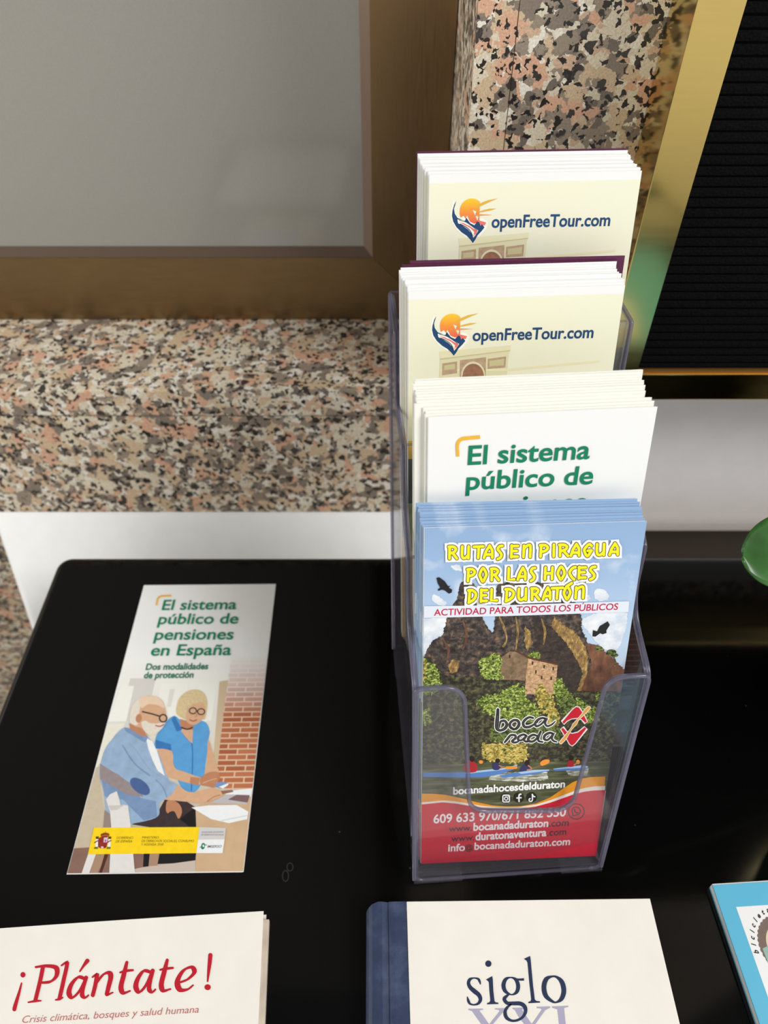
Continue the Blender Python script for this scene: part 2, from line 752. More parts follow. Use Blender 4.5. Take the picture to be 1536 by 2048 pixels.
# white wall under the pillar; its lower edge is rolled inward to shape the shade there
m = MB()
prof = [(FRONT_Y, 0.1072), (FRONT_Y, 0.06)]
for i in range(19):
    t = math.radians(86) * i / 18
    prof.append((FRONT_Y + 0.042 * (1 - math.cos(t)), 0.034 - 0.107 * math.sin(t)))
prof += [(0.60, prof[-1][1]), (0.60, 0.1072)]
n = len(prof)
vs = [(0.0471, y, z) for y, z in prof] + [(0.90, y, z) for y, z in prof]
fs = [(i, (i + 1) % n, n + (i + 1) % n, n + i) for i in range(n)] + [tuple(range(n)), tuple(reversed(range(n, 2 * n)))]
m.mesh(vs, fs, mat('grey_white_wall_paint', (228, 225, 226), rough=0.5, grain=0.02, gscale=60, bump=0.08))
o = m.build('wall_right', merge=True)
for p in o.data.polygons:
    p.use_smooth = len(p.vertices) == 4 and p.area < 0.006
tag(o, kind='structure')
m = MB()
m.box(0.0475, 0.90, 0.480, 0.60, -0.76, -0.0735, mat('shade_brown', (52, 44, 40), rough=0.6))  # added dark strip, its brown stands in for the shade below the wall
tag(m.build('shade_strip_right'), kind='structure')

# window with a bronze frame
win = empty('window_1', Matrix.Translation((-0.40, 0.5544, 0.1042)))
tag(win, kind='structure')


def under(o, p):
    o.parent = p
    o.matrix_parent_inverse = p.matrix_world.inverted()
    return o


bpy.context.view_layer.update()
x_in, x_out, z_lo, z_in, z_top = -0.0091, 0.0463, 0.1037, 0.1591, 2.4
m = MB()
m.prism([(-1.2, 0.5544, z_lo), (x_out, 0.5544, z_lo), (x_in, 0.5544, z_in), (-1.2, 0.5544, z_in)], (0, 0.04, 0), BRONZE)
under(m.build('frame_rail', merge=True), win)
m = MB()
m.prism([(x_out, 0.5544, z_lo + 0.0003), (x_out, 0.5544, z_top), (x_in, 0.5544, z_top), (x_in, 0.5544, z_in + 0.0003)], (0, 0.04, 0), BRONZE_V)
under(m.build('frame_stile', merge=True), win)
m = MB()
b = 0.0068
m.face([(-1.2, 0.5550, z_in), (x_in, 0.5550, z_in), (x_in - b, PANE_Y, z_in + b), (-1.2, PANE_Y, z_in + b)], BRONZE_BEAD)
m.face([(x_in, 0.5550, z_in), (x_in, 0.5550, z_top), (x_in - b, PANE_Y, z_top), (x_in - b, PANE_Y, z_in + b)], BRONZE_BEAD)
under(m.build('glazing_bead'), win)
m = MB()
PANE = mat('grey_glass', (150, 148, 141), rough=0.10, spec=0.55, grain=0.03, gscale=900)
m.box(-1.2, x_in - 0.003, PANE_Y + 0.0005, PANE_Y + 0.006, z_in + 0.003, z_top, PANE)
under(m.build('pane'), win)

# ------------------------------------------------------------------ letter board in a brass frame
lb = empty('letter_board', Matrix.Translation((0.30, FRONT_Y, 0.1335)))
tag(lb, 'black grooved felt letter board in a polished brass frame on the granite pillar', 'letter board')
bpy.context.view_layer.update()
bx0, bx1, bz0, bz1, by0 = 0.1429, 0.60, 0.1335, 0.95, 0.4029
fw = 0.0225
depth = FRONT_Y - 0.0005 - by0
m = MB()
m.prism([(bx0, by0, bz0), (bx0, by0, bz1), (bx0 + fw, by0, bz1 - fw), (bx0 + fw, by0, bz0 + fw)], (0, depth, 0), BRASS)
under(m.build('frame_stile', bevel=0.0008), lb)
m = MB()
m.prism([(bx1, by0, bz0), (bx1, by0, bz1), (bx1 - fw, by0, bz1 - fw), (bx1 - fw, by0, bz0 + fw)], (0, depth, 0), BRASS)
under(m.build('frame_stile', bevel=0.0008), lb)
m = MB()
m.prism([(bx0 + 0.0002, by0 + 0.0022, bz0), (bx1 - 0.0002, by0 + 0.0022, bz0), (bx1 - fw - 0.0002, by0, bz0 + fw), (bx0 + fw + 0.0002, by0, bz0 + fw)], (0, depth, 0), BRASS)
under(m.build('frame_rail', bevel=0.0008), lb)
m = MB()
m.prism([(bx0 + 0.0002, by0, bz1), (bx1 - 0.0002, by0, bz1), (bx1 - fw - 0.0002, by0, bz1 - fw), (bx0 + fw + 0.0002, by0, bz1 - fw)], (0, depth, 0), BRASS)
under(m.build('frame_rail', bevel=0.0008), lb)
m = MB()
m.box(bx0 + fw, bx1 - fw, by0 + 0.0016, by0 + 0.0030, bz0 + fw, bz0 + fw + 0.003, mat('brass_lip', (150, 108, 58), rough=0.55, metal=1.0))
under(m.build('inner_lip'), lb)
FELT = mat('black_felt', (15, 15, 16), rough=0.95, spec=0.05, grain=0.35, gscale=700, bump=0.6)
m = MB()
z = bz0 + fw
fy = by0 + 0.0042
prof = []
while z < bz1 - fw - 0.001:
    prof += [(fy + 0.0016, z), (fy + 0.0016, z + 0.0007), (fy, z + 0.0012), (fy - 0.0001, z + 0.003), (fy, z + 0.0054)]
    z += 0.0057
prof += [(fy + 0.004, z), (fy + 0.004, bz0 + fw)]
n = len(prof)
vs = [(bx0 + fw, y, q) for y, q in prof] + [(bx1 - fw, y, q) for y, q in prof]
m.mesh(vs, [(i, (i + 1) % n, n + (i + 1) % n, n + i) for i in range(n)], FELT)
under(m.build('grooved_felt'), lb)

# ------------------------------------------------------------------ table
tb = empty('side_table', Matrix.Translation((0.30, 0.12, -0.76)))
tag(tb, 'black high gloss table with rounded edges carrying the leaflet holder and books', 'table')
bpy.context.view_layer.update()
GLOSS = bpy.data.materials.new('black_gloss')
GLOSS.use_nodes = True
gn, gl_ = GLOSS.node_tree.nodes, GLOSS.node_tree.links
gb = gn['Principled BSDF']
gb.inputs['Base Color'].default_value = srgb(6, 6, 6)
gb.inputs['Specular IOR Level'].default_value = 0.26
gtc = gn.new('ShaderNodeTexCoord')
gv = gn.new('ShaderNodeTexVoronoi')
gv.inputs['Scale'].default_value = 75
gl_.new(gtc.outputs['Object'], gv.inputs['Vector'])
gr = gn.new('ShaderNodeValToRGB')      # specks of dust and lint
gr.color_ramp.elements[0].position = 0.025
gr.color_ramp.elements[0].color = (1, 1, 1, 1)
gr.color_ramp.elements[1].position = 0.05
gr.color_ramp.elements[1].color = (0, 0, 0, 1)
gl_.new(gv.outputs['Distance'], gr.inputs[0])
gs = gn.new('ShaderNodeSeparateColor')
gl_.new(gv.outputs['Color'], gs.inputs[0])
gt = gn.new('ShaderNodeMath')
gt.operation = 'LESS_THAN'
gt.inputs[1].default_value = 0.14
gl_.new(gs.outputs[0], gt.inputs[0])
gm = gn.new('ShaderNodeMath')
gm.operation = 'MULTIPLY'
gl_.new(gr.outputs[0], gm.inputs[0])
gl_.new(gt.outputs[0], gm.inputs[1])
gx = gn.new('ShaderNodeMix')
gx.data_type = 'RGBA'
gl_.new(gm.outputs[0], gx.inputs[0])
gx.inputs[6].default_value = srgb(6, 6, 6)
gx.inputs[7].default_value = srgb(62, 62, 62)
gl_.new(gx.outputs[2], gb.inputs['Base Color'])
gz = gn.new('ShaderNodeTexNoise')
gz.inputs['Scale'].default_value = 22
gl_.new(gtc.outputs['Object'], gz.inputs['Vector'])
gq = gn.new('ShaderNodeMapRange')
gq.inputs[3].default_value = 0.05
gq.inputs[4].default_value = 0.10
gl_.new(gz.outputs[0], gq.inputs[0])
gl_.new(gq.outputs[0], gb.inputs['Roughness'])
gb.inputs['Roughness'].default_value = 0.08


def rounded_slab(mb, x0, x1, y0, y1, z0, z1, rc, re, material, seg=8):
    """slab with rounded corners (rc) and a bullnose edge (re)"""
    def outline(ins):
        pts = []
        r = max(rc - ins, 0.0005)
        for cx, cy, a in ((x1 - rc, y1 - rc, 0), (x0 + rc, y1 - rc, 90), (x0 + rc, y0 + rc, 180), (x1 - rc, y0 + rc, 270)):
            for k in range(seg + 1):
                t = math.radians(a + 90 * k / seg)
                pts.append((cx + r * math.cos(t), cy + r * math.sin(t)))
        return pts
    rings = []
    for k in range(seg + 1):
        t = math.pi / 2 * k / seg
        rings.append([(x, y, z1 - re + re * math.sin(t)) for x, y in outline(re * (1 - math.cos(t)))])
    rings.insert(0, [(x, y, z0) for x, y in outline(0)])
    n = len(rings[0])
    vs = [p for r in rings for p in r]
    fs = []
    for i in range(len(rings) - 1):
        for j in range(n):
            fs.append((i * n + j, i * n + (j + 1) % n, (i + 1) * n + (j + 1) % n, (i + 1) * n + j))
    fs.append(tuple(range((len(rings) - 1) * n, len(rings) * n)))
    fs.append(tuple(reversed(range(n))))
    mb.mesh(vs, fs, material)


m = MB()
rounded_slab(m, -0.256, 0.86, -0.14, 0.381, -0.026, 0.0, 0.012, 0.0075, GLOSS)
o = m.build('table_top', merge=True)
for p in o.data.polygons:
    p.use_smooth = len(p.vertices) == 4
under(o, tb)
for lx in (-0.235, 0.84):
    for ly in (-0.12, 0.355):
        m = MB()
        m.box(lx - 0.018, lx + 0.018, ly - 0.018, ly + 0.018, -0.76, -0.026, GLOSS)
        under(m.build('leg'), tb)

# a faint figure-of-eight smear left on the gloss
SM_ = Art(Matrix.Identity(4), (1, 0, 0))
SMEAR = mat('dull_smear', (34, 34, 33), rough=0.6)
SM_.stroke('smear_stain', [(571 + 6 * math.cos(t), 1752 + 11 * math.sin(t)) for t in [2 * math.pi * k / 16 for k in range(17)]], 2.2, SMEAR, 0, smooth=False)
SM_.stroke('smear_stain', [(580 + 6 * math.cos(t), 1734 + 8 * math.sin(t)) for t in [2 * math.pi * k / 16 for k in range(17)]], 2.2, SMEAR, 0, smooth=False)
for o in SM_.finish(None).values():
    under(o, tb)
# ------------------------------------------------------------------ clear stepped leaflet holder
HY = 0.067
HM = Matrix.Translation((0.070, 0.144, 0.0)) @ Matrix.Rotation(HY, 4, 'Z')
hold = empty('leaflet_holder', HM)
tag(hold, 'clear plastic stepped leaflet holder with four pockets standing on the black table', 'leaflet holder')
PL = clear_plastic('clear_plastic', (0.93, 0.93, 0.945, 1), 0.028, (200, 198, 205))
PE = clear_plastic('clear_plastic_edge', (0.66, 0.66, 0.73, 1), 0.26, (150, 147, 168), 0.12)
SLOPE = 0.293
P4, Q4 = (0.0404, 0.138), (0.0762, 0.1462)
P3, Q3 = (0.0857, 0.1785), (0.1143, 0.1904)
P2, Q2 = (0.124, 0.215), (0.162, 0.2131)
P1, BK = (0.172, 0.247), (0.208, 0.2465)
R0 = (0.153, 0.0)
T = 0.0022


def wl_(z):
    return -0.0532


def wr_(z):
    return 0.0532 + 0.0080 * z / 0.2


def fillet(a, p, c, r, k=7):
    a, p, c = Vector(a), Vector(p), Vector(c)
    d1, d2 = (a - p), (c - p)
    r = min(r, d1.length * 0.48, d2.length * 0.48)
    s, e_ = p + d1.normalized() * r, p + d2.normalized() * r
    return [tuple(s * (1 - t) ** 2 + p * 2 * t * (1 - t) + e_ * t * t) for t in [i / k for i in range(k + 1)]]


out = [(0.0, 0.002)]
seq = [((0, 0.002), P4, Q4, 0.006), (P4, Q4, P3, 0.030), (Q4, P3, Q3, 0.002), (P3, Q3, P2, 0.012), (Q3, P2, Q2, 0.002), (P2, Q2, P1, 0.012),
       (Q2, P1, BK, 0.002), (P1, BK, R0, 0.002)]
for a_, p_, c_, r_ in seq:
    out += fillet(a_, p_, c_, r_)
out.append((0.153, 0.002))
for side in (-1, 1):
    m = MB()
    f = wl_ if side < 0 else wr_
    P = [(f(z), y, z) for y, z in out]
    m.prism(P, (-side * T, 0, 0), PL, PE)
    m.build('side_panel', hold)


def slab_panel(name, y_top, z_top, z_bot, mat_=PL):
    """sloping divider parallel to the front, between the sides"""
    y0 = y_top - SLOPE * (z_top - z_bot)
    m = MB()
    P = [(wl_(z_bot) + T, y0, z_bot), (wr_(z_bot) - T, y0, z_bot), (wr_(z_top) - T, y_top, z_top), (wl_(z_top) + T, y_top, z_top)]
    m.prism(P, (0, T, 0), mat_, PE)
    return m.build(name, hold)


slab_panel('pocket_divider', P3[0], P3[1], 0.0045)
slab_panel('pocket_divider', P2[0], P2[1], 0.038)
slab_panel('pocket_divider', P1[0], P1[1], 0.066)
m = MB()
m.prism([(wl_(0), 0.153, 0.002), (wr_(0), 0.153, 0.002), (wr_(0.2465), 0.208, 0.2465), (wl_(0), 0.208, 0.2465)], (0, T, 0), PL, PE)
m.build('back_panel', hold)
for z0, yA, yB in ((0.002, 0.001, P3[0] - SLOPE * (P3[1] - 0.002)), (0.038, P3[0] - SLOPE * (P3[1] - 0.038) + T, P2[0] - SLOPE * (P2[1] - 0.038)),
                   (0.066, P2[0] - SLOPE * (P2[1] - 0.066) + T, P1[0] - SLOPE * (P1[1] - 0.066)),
                   (0.099, P1[0] - SLOPE * (P1[1] - 0.099) + T, 0.153 + (0.099 - 0.002) * 0.225)):
    m = MB()
    m.prism([(wl_(0) + T, yA, z0), (wr_(0) - T, yA, z0), (wr_(0) - T, yB, z0), (wl_(0) + T, yB, z0)], (0, 0, T), PL, PE)
    m.build('pocket_floor', hold)

# front panel with the rounded U cut, built in its own sloping plane
FM = HM @ frame((0, 0, 0), (1, 0, 0), (0, P4[0], P4[1]))
FMi = HM.inverted() @ FM
Lf = math.hypot(*P4)


def ft(x, y):
    """a place on the sloping front panel seen at this pixel, in panel coordinates"""
    q = FM.inverted() @ on_plane(x, y, FM.translation, FM.to_3x3() @ Vector((0, 0, 1)))
    return (q.x, q.y)


A_ = 0.0532
ptsF = [(-A_ + 0.004, 0.0), (A_ - 0.004, 0.0)]
ptsF += fillet((0, 0), (A_, 0), (A_, 0.05), 0.006)
xr = wr_(P4[1])
ptsF += fillet((A_, 0.0), (xr, Lf), (0, Lf), 0.004)
cut = [ft(1209, 1388), ft(1142, 1622), ft(939, 1622), ft(928, 1380)]
ptsF += fillet((xr, Lf), (cut[0][0], Lf), cut[1], 0.014)
ptsF += fillet(cut[0], cut[1], cut[2], 0.013)
ptsF += fillet(cut[1], cut[2], cut[3], 0.010)
ptsF += fillet(cut[2], (cut[3][0], Lf), (-A_, Lf), 0.014)
ptsF += fillet((0, Lf), (-A_, Lf), (-A_, 0), 0.004)
ptsF += fillet((-A_, 0.05), (-A_, 0.0), (0, 0), 0.006)
ptsF = ptsF[2:]
m = MB()
P = [FMi @ Vector((x, y, 0)) for x, y in ptsF]
nrm = FMi.to_3x3() @ Vector((0, 0, 1))
m.prism(P, -nrm * T, PL, PE)
m.build('front_panel', hold)


# rolled rim along the U cut and round the panel
def tube(mb, pts, r, material, k=8):
    P = [Vector(p) for p in pts]
    rings = []
    for i, p in enumerate(P):
        d = (P[min(i + 1, len(P) - 1)] - P[max(i - 1, 0)]).normalized()
        a = d.orthogonal().normalized() if i == 0 else (rings[-1][1] - d * d.dot(rings[-1][1])).normalized()
        b = d.cross(a)
        rings.append(([p + a * r * math.cos(2 * math.pi * j / k) + b * r * math.sin(2 * math.pi * j / k) for j in range(k)], a))
    vs = [q for r_, _ in rings for q in r_]
    fs = [(i * k + j, i * k + (j + 1) % k, (i + 1) * k + (j + 1) % k, (i + 1) * k + j) for i in range(len(P) - 1) for j in range(k)]
    fs += [tuple(range(k)), tuple(reversed(range((len(P) - 1) * k, len(P) * k)))]
    mb.mesh(vs, fs, material)


m = MB()
tube(m, P[:] + [P[0]], 0.0012, PE)
m.build('front_rim', hold, smooth=True)
for side in (-1, 1):
    m = MB()
    f = wl_ if side < 0 else wr_
    tube(m, [(f(z), y, z) for y, z in out], 0.0011, PE)
    m.build('side_rim', hold, smooth=True)
# two feet under the front corners and two at the back
for xa_, xb_ in ((-0.0535, -0.026), (0.030, 0.0535)):
    for ya_, yb_ in ((-0.0022, 0.020), (0.130, 0.151)):
        m = MB()
        m.box(xa_, xb_, ya_, yb_, 0.0001, 0.0019, PL)
        m.build('foot', hold, bevel=0.0006)

# ------------------------------------------------------------------ leaflets: the folded paper
PAPER = mat('paper_white', (243, 243, 241), rough=0.6, spec=0.2)
PAPER_C = mat('paper_cream_edge', (240, 238, 228), rough=0.65, spec=0.2)
LW, LH = 0.0995, 0.210


def leaf_body(name, face, t=0.00054, edge=None, w=LW, h=LH):
    """a leaflet folded twice: three panels lying on each other, cut edges at the top. x across, y up, z = 0 is the front"""
    mb = MB()
    e_ = edge or PAPER
    p = t / 3.0
    th = p * 0.72
    x0, x1 = -w / 2, w / 2
    zig = [(x0 + 0.0002, 0), (x1, 0), (x1 + 0.00008, -p * 0.9), (x0 + 0.0009, -p * 1.15), (x0 + 0.0008, -p * 1.75), (x1 - 0.0006, -p * 2.0)]
    back = [(x1 - 0.0006, -p * 2.0 - th), (x0 - 0.0001, -p * 1.9 - th), (x0 - 0.0001, -p * 1.05), (x1 - 0.0008, -p * 0.8), (x1 - 0.0008, -th), (x0 + 0.0002, -th)]
    ring = zig + back
    n = len(ring)
    vs = [(x, 0, z) for x, z in ring] + [(x, h, z) for x, z in ring]
    b = len(mb.v)
    mb.mesh(vs, [], e_)
    for i in range(n):
        j = (i + 1) % n
        mb.f.append((b + i, b + j, b + n + j, b + n + i))
        mb.mi.append(mb.m(face if i == 0 else e_))
    # cut edges, top and bottom, panel by panel
    for base, rev in ((0, False), (n, True)):
        for q in ((0, 1, 10, 11), (1, 2, 3, 8, 9, 10)[:0] or (1, 2, 9, 10), (2, 3, 8, 9), (3, 4, 7, 8), (4, 5, 6, 7)):
            f = tuple(base + i for i in q)
            mb.f.append(tuple(b + i for i in (f if rev else reversed(f))))
            mb.mi.append(mb.m(e_))
    return mb


def pose(x, y, z, yaw, roll, lean, h=LH):
    """top-centre of the front face -> matrix with the origin at the bottom centre"""
    u = Vector((math.cos(yaw) * math.cos(roll), math.sin(yaw) * math.cos(roll), math.sin(roll)))
    back = Vector((-math.sin(yaw), math.cos(yaw), 0))
    v = Vector((0, 0, 1)) * math.cos(lean) + back * math.sin(lean)
    M = frame((0, 0, 0), u, v)
    M.translation = Vector((x, y, z)) - (M.to_3x3() @ Vector((0, h, 0)))
    return M


def pile(n, front, back, skip=1):
    """poses between front and back (front excluded when skip = 1)"""
    for i in range(skip, n):
        t = i / (n - 1)
        c = [a + (b - a) * t for a, b in zip(front, back)]
        c[0] += random.uniform(-0.0008, 0.0008)
        c[2] += random.uniform(-0.0004, 0.0004)
        c[3] += random.uniform(-0.0015, 0.0015)
        yield pose(*c)


# ---- kayak leaflets (front pocket)
SKY = gradient_mat('print_sky', 'Y', 0.02, 0.21, [(0.0, (206, 222, 236)), (0.55, (204, 220, 236)), (0.75, (178, 202, 230)), (0.92, (152, 182, 218)), (1.0, (146, 176, 212))],
                   noise=(46, (232, 238, 246), 0.56, 0.82))
K4F = (0.0674, 0.2245, 0.2039, 0.0445, -0.0029, 0.3668)
K4B = (0.0646, 0.2337, 0.2092, 0.0345, -0.0060, 0.3500)
kf = empty('kayak_leaflet', pose(*K4F))
tag(kf, 'kayak trip leaflet with yellow title and red footer, frontmost in the bottom pocket', 'leaflet', 'kayak leaflets in the front pocket')
leaf_body('x', SKY).build('folded_sheet', kf)
KS = mat('print_sky_edge', (176, 202, 226), rough=0.5)
kb = MB()
kb = leaf_body('x', SKY, edge=KS)
proto = None
BANDS_K = [(0.0, 0.037, (206, 24, 50)), (0.037, 0.044, (236, 150, 30)), (0.044, 0.075, (84, 86, 60)), (0.075, 0.112, (104, 120, 46)), (0.112, 0.128, (206, 210, 216))]
for y0, y1, c in BANDS_K:
    kb.face([(-LW / 2 + 0.0002, y0, 0.00005), (LW / 2, y0, 0.00005), (LW / 2, y1, 0.00005), (-LW / 2 + 0.0002, y1, 0.00005)], mat('print_%d_%d_%d' % c, c, rough=0.5))
kb.face([(-LW / 2 + 0.0002, 0.1515, 0.00005), (LW / 2, 0.1515, 0.00005), (LW / 2, 0.163, 0.00005), (-LW / 2 + 0.0002, 0.163, 0.00005)], mat('print_band', (226, 232, 242), rough=0.5))
KG = 'kayak leaflets in the front pocket'
for i, M in enumerate(pile(9, K4F, K4B)):
    if proto is None:
        o = kb.build('kayak_leaflet')
        proto = o
    else:
        o = copy_tree(proto)
    o.matrix_world = M
    tag(o, 'light blue kayak leaflet stacked behind the yellow-titled one, only its top edge showing', 'leaflet', KG)

# ---- pension leaflets
P3F = (0.0684, 0.2520, 0.2452, 0.0682, 0.0025, 0.28)
P3M = (0.0660, 0.2553, 0.2478, 0.0680, 0.0025, 0.28)
P3C = (0.0632, 0.2562, 0.2493, 0.0670, 0.0025, 0.28)
P3B = (0.0622, 0.2650, 0.2555, 0.0663, 0.0021, 0.28)
PG = 'pension leaflets in the second pocket'
PAPER_W = mat('paper_uncoated', (244, 243, 234), rough=0.7, spec=0.15)
flat_w, flat_h = 0.0996, 0.2066
FMx = frame((0, 0, 0), (math.cos(0.012), math.sin(0.012), 0), (-math.sin(0.012), math.cos(0.012), 0))
FMx.translation = Vector((-0.1318, 0.3507, 0.0009)) - (FMx.to_3x3() @ Vector((0, flat_h, 0)))
pflat = empty('pension_leaflet', FMx)
tag(pflat, 'pension leaflet lying flat on the black table, couple photo and yellow banner in view', 'leaflet')
leaf_body('x', PAPER, t=0.0006, w=flat_w, h=flat_h).build('folded_sheet', pflat)
lb3 = leaf_body('x', PAPER_W, edge=PAPER_W)
proto = None
for i, M in enumerate(list(pile(4, P3F, P3M)) + list(pile(10, P3C, P3B, 0))):
    if proto is None:
        o = lb3.build('pension_leaflet')
        proto = o
    else:
        o = copy_tree(proto)
    o.matrix_world = M
    tag(o, 'white pension leaflet stacked behind the green-titled one in the holder, edge showing', 'leaflet', PG)

# ---- tour leaflets
CREAM = gradient_mat('print_cream', 'Y', 0.06, 0.2055, [(0.0, (206, 214, 160)), (0.35, (226, 226, 184)), (0.62, (236, 230, 186)), (0.72, (240, 237, 212)), (1.0, (241, 239, 214))],
                     noise=(22, (236, 240, 214), 0.45, 0.8))
R2F = (0.0605, 0.3075, 0.2721, 0.0575, -0.0011, 0.28)
R2B = (0.0567, 0.3170, 0.2790, 0.0600, 0.0000, 0.28)
R2P = (0.0615, 0.3205, 0.2800, 0.0540, -0.0028, 0.28)
R1F = (0.0704, 0.3520, 0.3059, 0.0536, -0.0040, 0.28)
R1B = (0.0650, 0.3640, 0.3103, 0.0535, -0.0044, 0.28)
PURPLE = mat('print_purple', (92, 38, 70), rough=0.45, grain=0.1, gscale=300)
YEL = mat('print_ochre', (232, 184, 66), rough=0.5, grain=0.25, gscale=220)
DKG = mat('print_dark_teal', (46, 62, 60), rough=0.5, grain=0.5, gscale=140)
OLV = mat('print_olive', (136, 146, 96), rough=0.5, grain=0.3, gscale=120)


def tour_body(front):
    b = leaf_body('x', PAPER, edge=PAPER)
    z = 0.00004
    x0, x1 = -LW / 2 + 0.0002, LW / 2
    b.face([(x0, 0, z), (x1, 0, z), (x1, LH - 0.0038, z), (x0, LH - 0.0038, z)], CREAM)
    for y0, y1, mm_ in ((0.126, 0.136, YEL), (0.100, 0.126, DKG), (0.070, 0.100, OLV), (0.0, 0.070, YEL)):
        b.face([(x0, y0, z * 1.5), (x1, y0, z * 1.5), (x1, y1, z * 1.5), (x0, y1, z * 1.5)], mm_)
    return b


tf = empty('tour_leaflet', pose(*R2F))
tag(tf, 'cream tour leaflet with sun logo, frontmost of the lower tour pile in the third pocket', 'leaflet', 'tour leaflets in the third pocket')
tour_body(True).build('folded_sheet', tf)
tb_ = tour_body(False)
proto = None
for i, M in enumerate(pile(10, R2F, R2B)):
    if proto is None:
        o = tb_.build('tour_leaflet')
        proto = o
    else:
        o = copy_tree(proto)
    o.matrix_world = M
    tag(o, 'white-edged tour leaflet in the lower tour pile between its cream front and purple back', 'leaflet', 'tour leaflets in the third pocket')
proto_white = proto
pp = leaf_body('x', PURPLE, edge=PURPLE)
proto_p = None
for k, (dx, dz, dy) in enumerate(((0, 0, 0), (-0.0035, -0.0012, -0.0014))):
    c = list(R2P)
    c[0] += dx
    c[1] += dy
    c[2] += dz
    M = pose(*c)
    if proto_p is None:
        o = pp.build('tour_leaflet')
        proto_p = o
    else:
        o = copy_tree(proto_p)
    o.matrix_world = M
    tag(o, ('purple backed tour leaflet at the very back of the lower tour pile', 'purple backed tour leaflet just before the rearmost of the lower tour pile')[k],
        'leaflet', 'tour leaflets in the third pocket')
for i, M in enumerate(pile(11, R1F, R1B)):
    o = copy_tree(proto_white)
    o.matrix_world = M
    tag(o, 'white-edged tour leaflet behind the cream front one of the topmost pile', 'leaflet', 'tour leaflets in the top pocket')
c = list(R1B)
c[1] += 0.0012
c[2] += 0.0008
o = copy_tree(proto_p)
o.matrix_world = pose(*c)
tag(o, 'purple backed tour leaflet at the back of the topmost pile against the granite', 'leaflet', 'tour leaflets in the top pocket')

# ------------------------------------------------------------------ artwork of the tour leaflets (drawn on the lower one, copied to the upper)
A = Art(pose(*R2F), (2.648, 760, 280))
NAVY = mat('print_navy', (32, 72, 116), rough=0.5)
CORAL = mat('print_coral', (240, 120, 112), rough=0.5)
HALO = mat('print_halo', (252, 251, 238), rough=0.5)
# row 2 logo, zoom of region 4: origin (880, 600), scale 4.655
A.z = (4.655, 880, 600)
SUN = gradient_mat('print_sun', 'Y', A.uv(112, 330)[1], A.uv(112, 130)[1], [(0, (238, 110, 78)), (0.55, (247, 160, 56)), (1, (250, 204, 50))])
A.poly('logo', [(-55, 140), (-80, 210), (-86, 290), (-60, 360), (-10, 420), (60, 470), (128, 530), (170, 480), (250, 395), (265, 330), (200, 300), (170, 320), (60, 270), (0, 300), (-40, 270), (-55, 210)], HALO, 1, smooth=True)
A.poly('logo', [(-35, 150), (-55, 185), (-70, 235), (-74, 280), (-62, 330), (-30, 380), (20, 425), (70, 455), (105, 490), (128, 518), (150, 490), (172, 450), (210, 412), (236, 380), (215, 355), (170, 325), (140, 362), (100, 345), (62, 295), (50, 325), (10, 310), (-20, 300), (-48, 262), (-56, 220)], NAVY, 2)
pts = []
for i in range(28):
    a_ = math.radians(178 - 235 * i / 27)
    pts.append((112 + 112 * math.cos(a_), 238 - 112 * math.sin(a_)))
pts = [p for p in pts if not (p[0] > 190 and p[1] > 160)]
A.poly('logo', pts[:18] + [(118, 222), (160, 238), (150, 262), (180, 285), (172, 318), (140, 348), (98, 330), (70, 275), (55, 305), (38, 278), (10, 296), (0, 262)], SUN, 3)
A.poly('logo', [(120, 224), (170, 180), (215, 158), (265, 140), (360, 122), (290, 150), (258, 165), (180, 200)], mat('print_ray', (228, 178, 66), rough=0.5), 4)
A.poly('logo', [(158, 250), (220, 228), (280, 214), (345, 213), (300, 226), (220, 242)], mat('print_ray', (228, 178, 66)), 4)
A.poly('logo', [(130, 270), (200, 264), (310, 268), (240, 272), (130, 280)], mat('print_ray2', (236, 150, 90)), 4)
A.poly('logo', [(180, 318), (252, 336), (236, 364), (212, 352), (196, 366)], CORAL, 4)
A.poly('logo', [(-22, 312), (30, 318), (90, 350), (140, 382), (178, 408), (150, 450), (132, 472), (118, 440), (80, 400), (30, 368), (-16, 345)], HALO, 4)
A.poly('logo', [(-8, 335), (40, 345), (90, 370), (130, 405), (150, 430), (132, 470), (140, 420), (100, 385), (40, 358)], CORAL, 5)
A.poly('logo', [(70, 352), (120, 385), (172, 410), (152, 446), (140, 420), (110, 388)], CORAL, 5)
A.stroke('logo', [(5, 352), (60, 378), (100, 410), (124, 455)], 7, NAVY, 6)
A.stroke('logo', [(-5, 318), (60, 335), (130, 378), (165, 405)], 5, NAVY, 6)
A.text('title_lettering', 'openFreeTour.com', 302, 380, 1424, 350, 100, NAVY, 2, bold=0.022)
# faded arch monument behind the title
F1 = mat('print_faded_stone', (226, 220, 182), rough=0.5)
F2 = mat('print_faded_line', (206, 196, 150), rough=0.5)
F3 = mat('print_faded_brown', (188, 160, 132), rough=0.5, grain=0.15, gscale=500)
F4 = mat('print_arch_brown', (156, 112, 88), rough=0.5, grain=0.2, gscale=500)
A.poly('photo_print', [(-10, 480), (660, 420), (655, 462), (0, 545)], mat('print_faded_top', (232, 227, 190)), 1)
A.poly('photo_print', [(0, 540), (655, 462), (640, 500), (622, 690), (600, 800), (-10, 800)], F1, 1)
A.poly('photo_print', [(0, 545), (655, 466), (650, 474), (0, 556)], F2, 2)
A.poly('photo_print', [(22, 590), (160, 570), (158, 680), (20, 700)], F3, 2)
A.poly('photo_print', [(185, 560), (428, 532), (424, 800), (180, 800)], F3, 2)
A.poly('photo_print', [(445, 548), (615, 524), (608, 628), (442, 642)], F3, 2)
A.poly('photo_print', [(40, 608), (140, 592), (138, 640), (38, 652)], F2, 3)
A.poly('photo_print', [(460, 566), (598, 546), (594, 606), (458, 618)], F2, 3)
A.ellipse('photo_print', 308, 700, 112, 128, F1, 3)
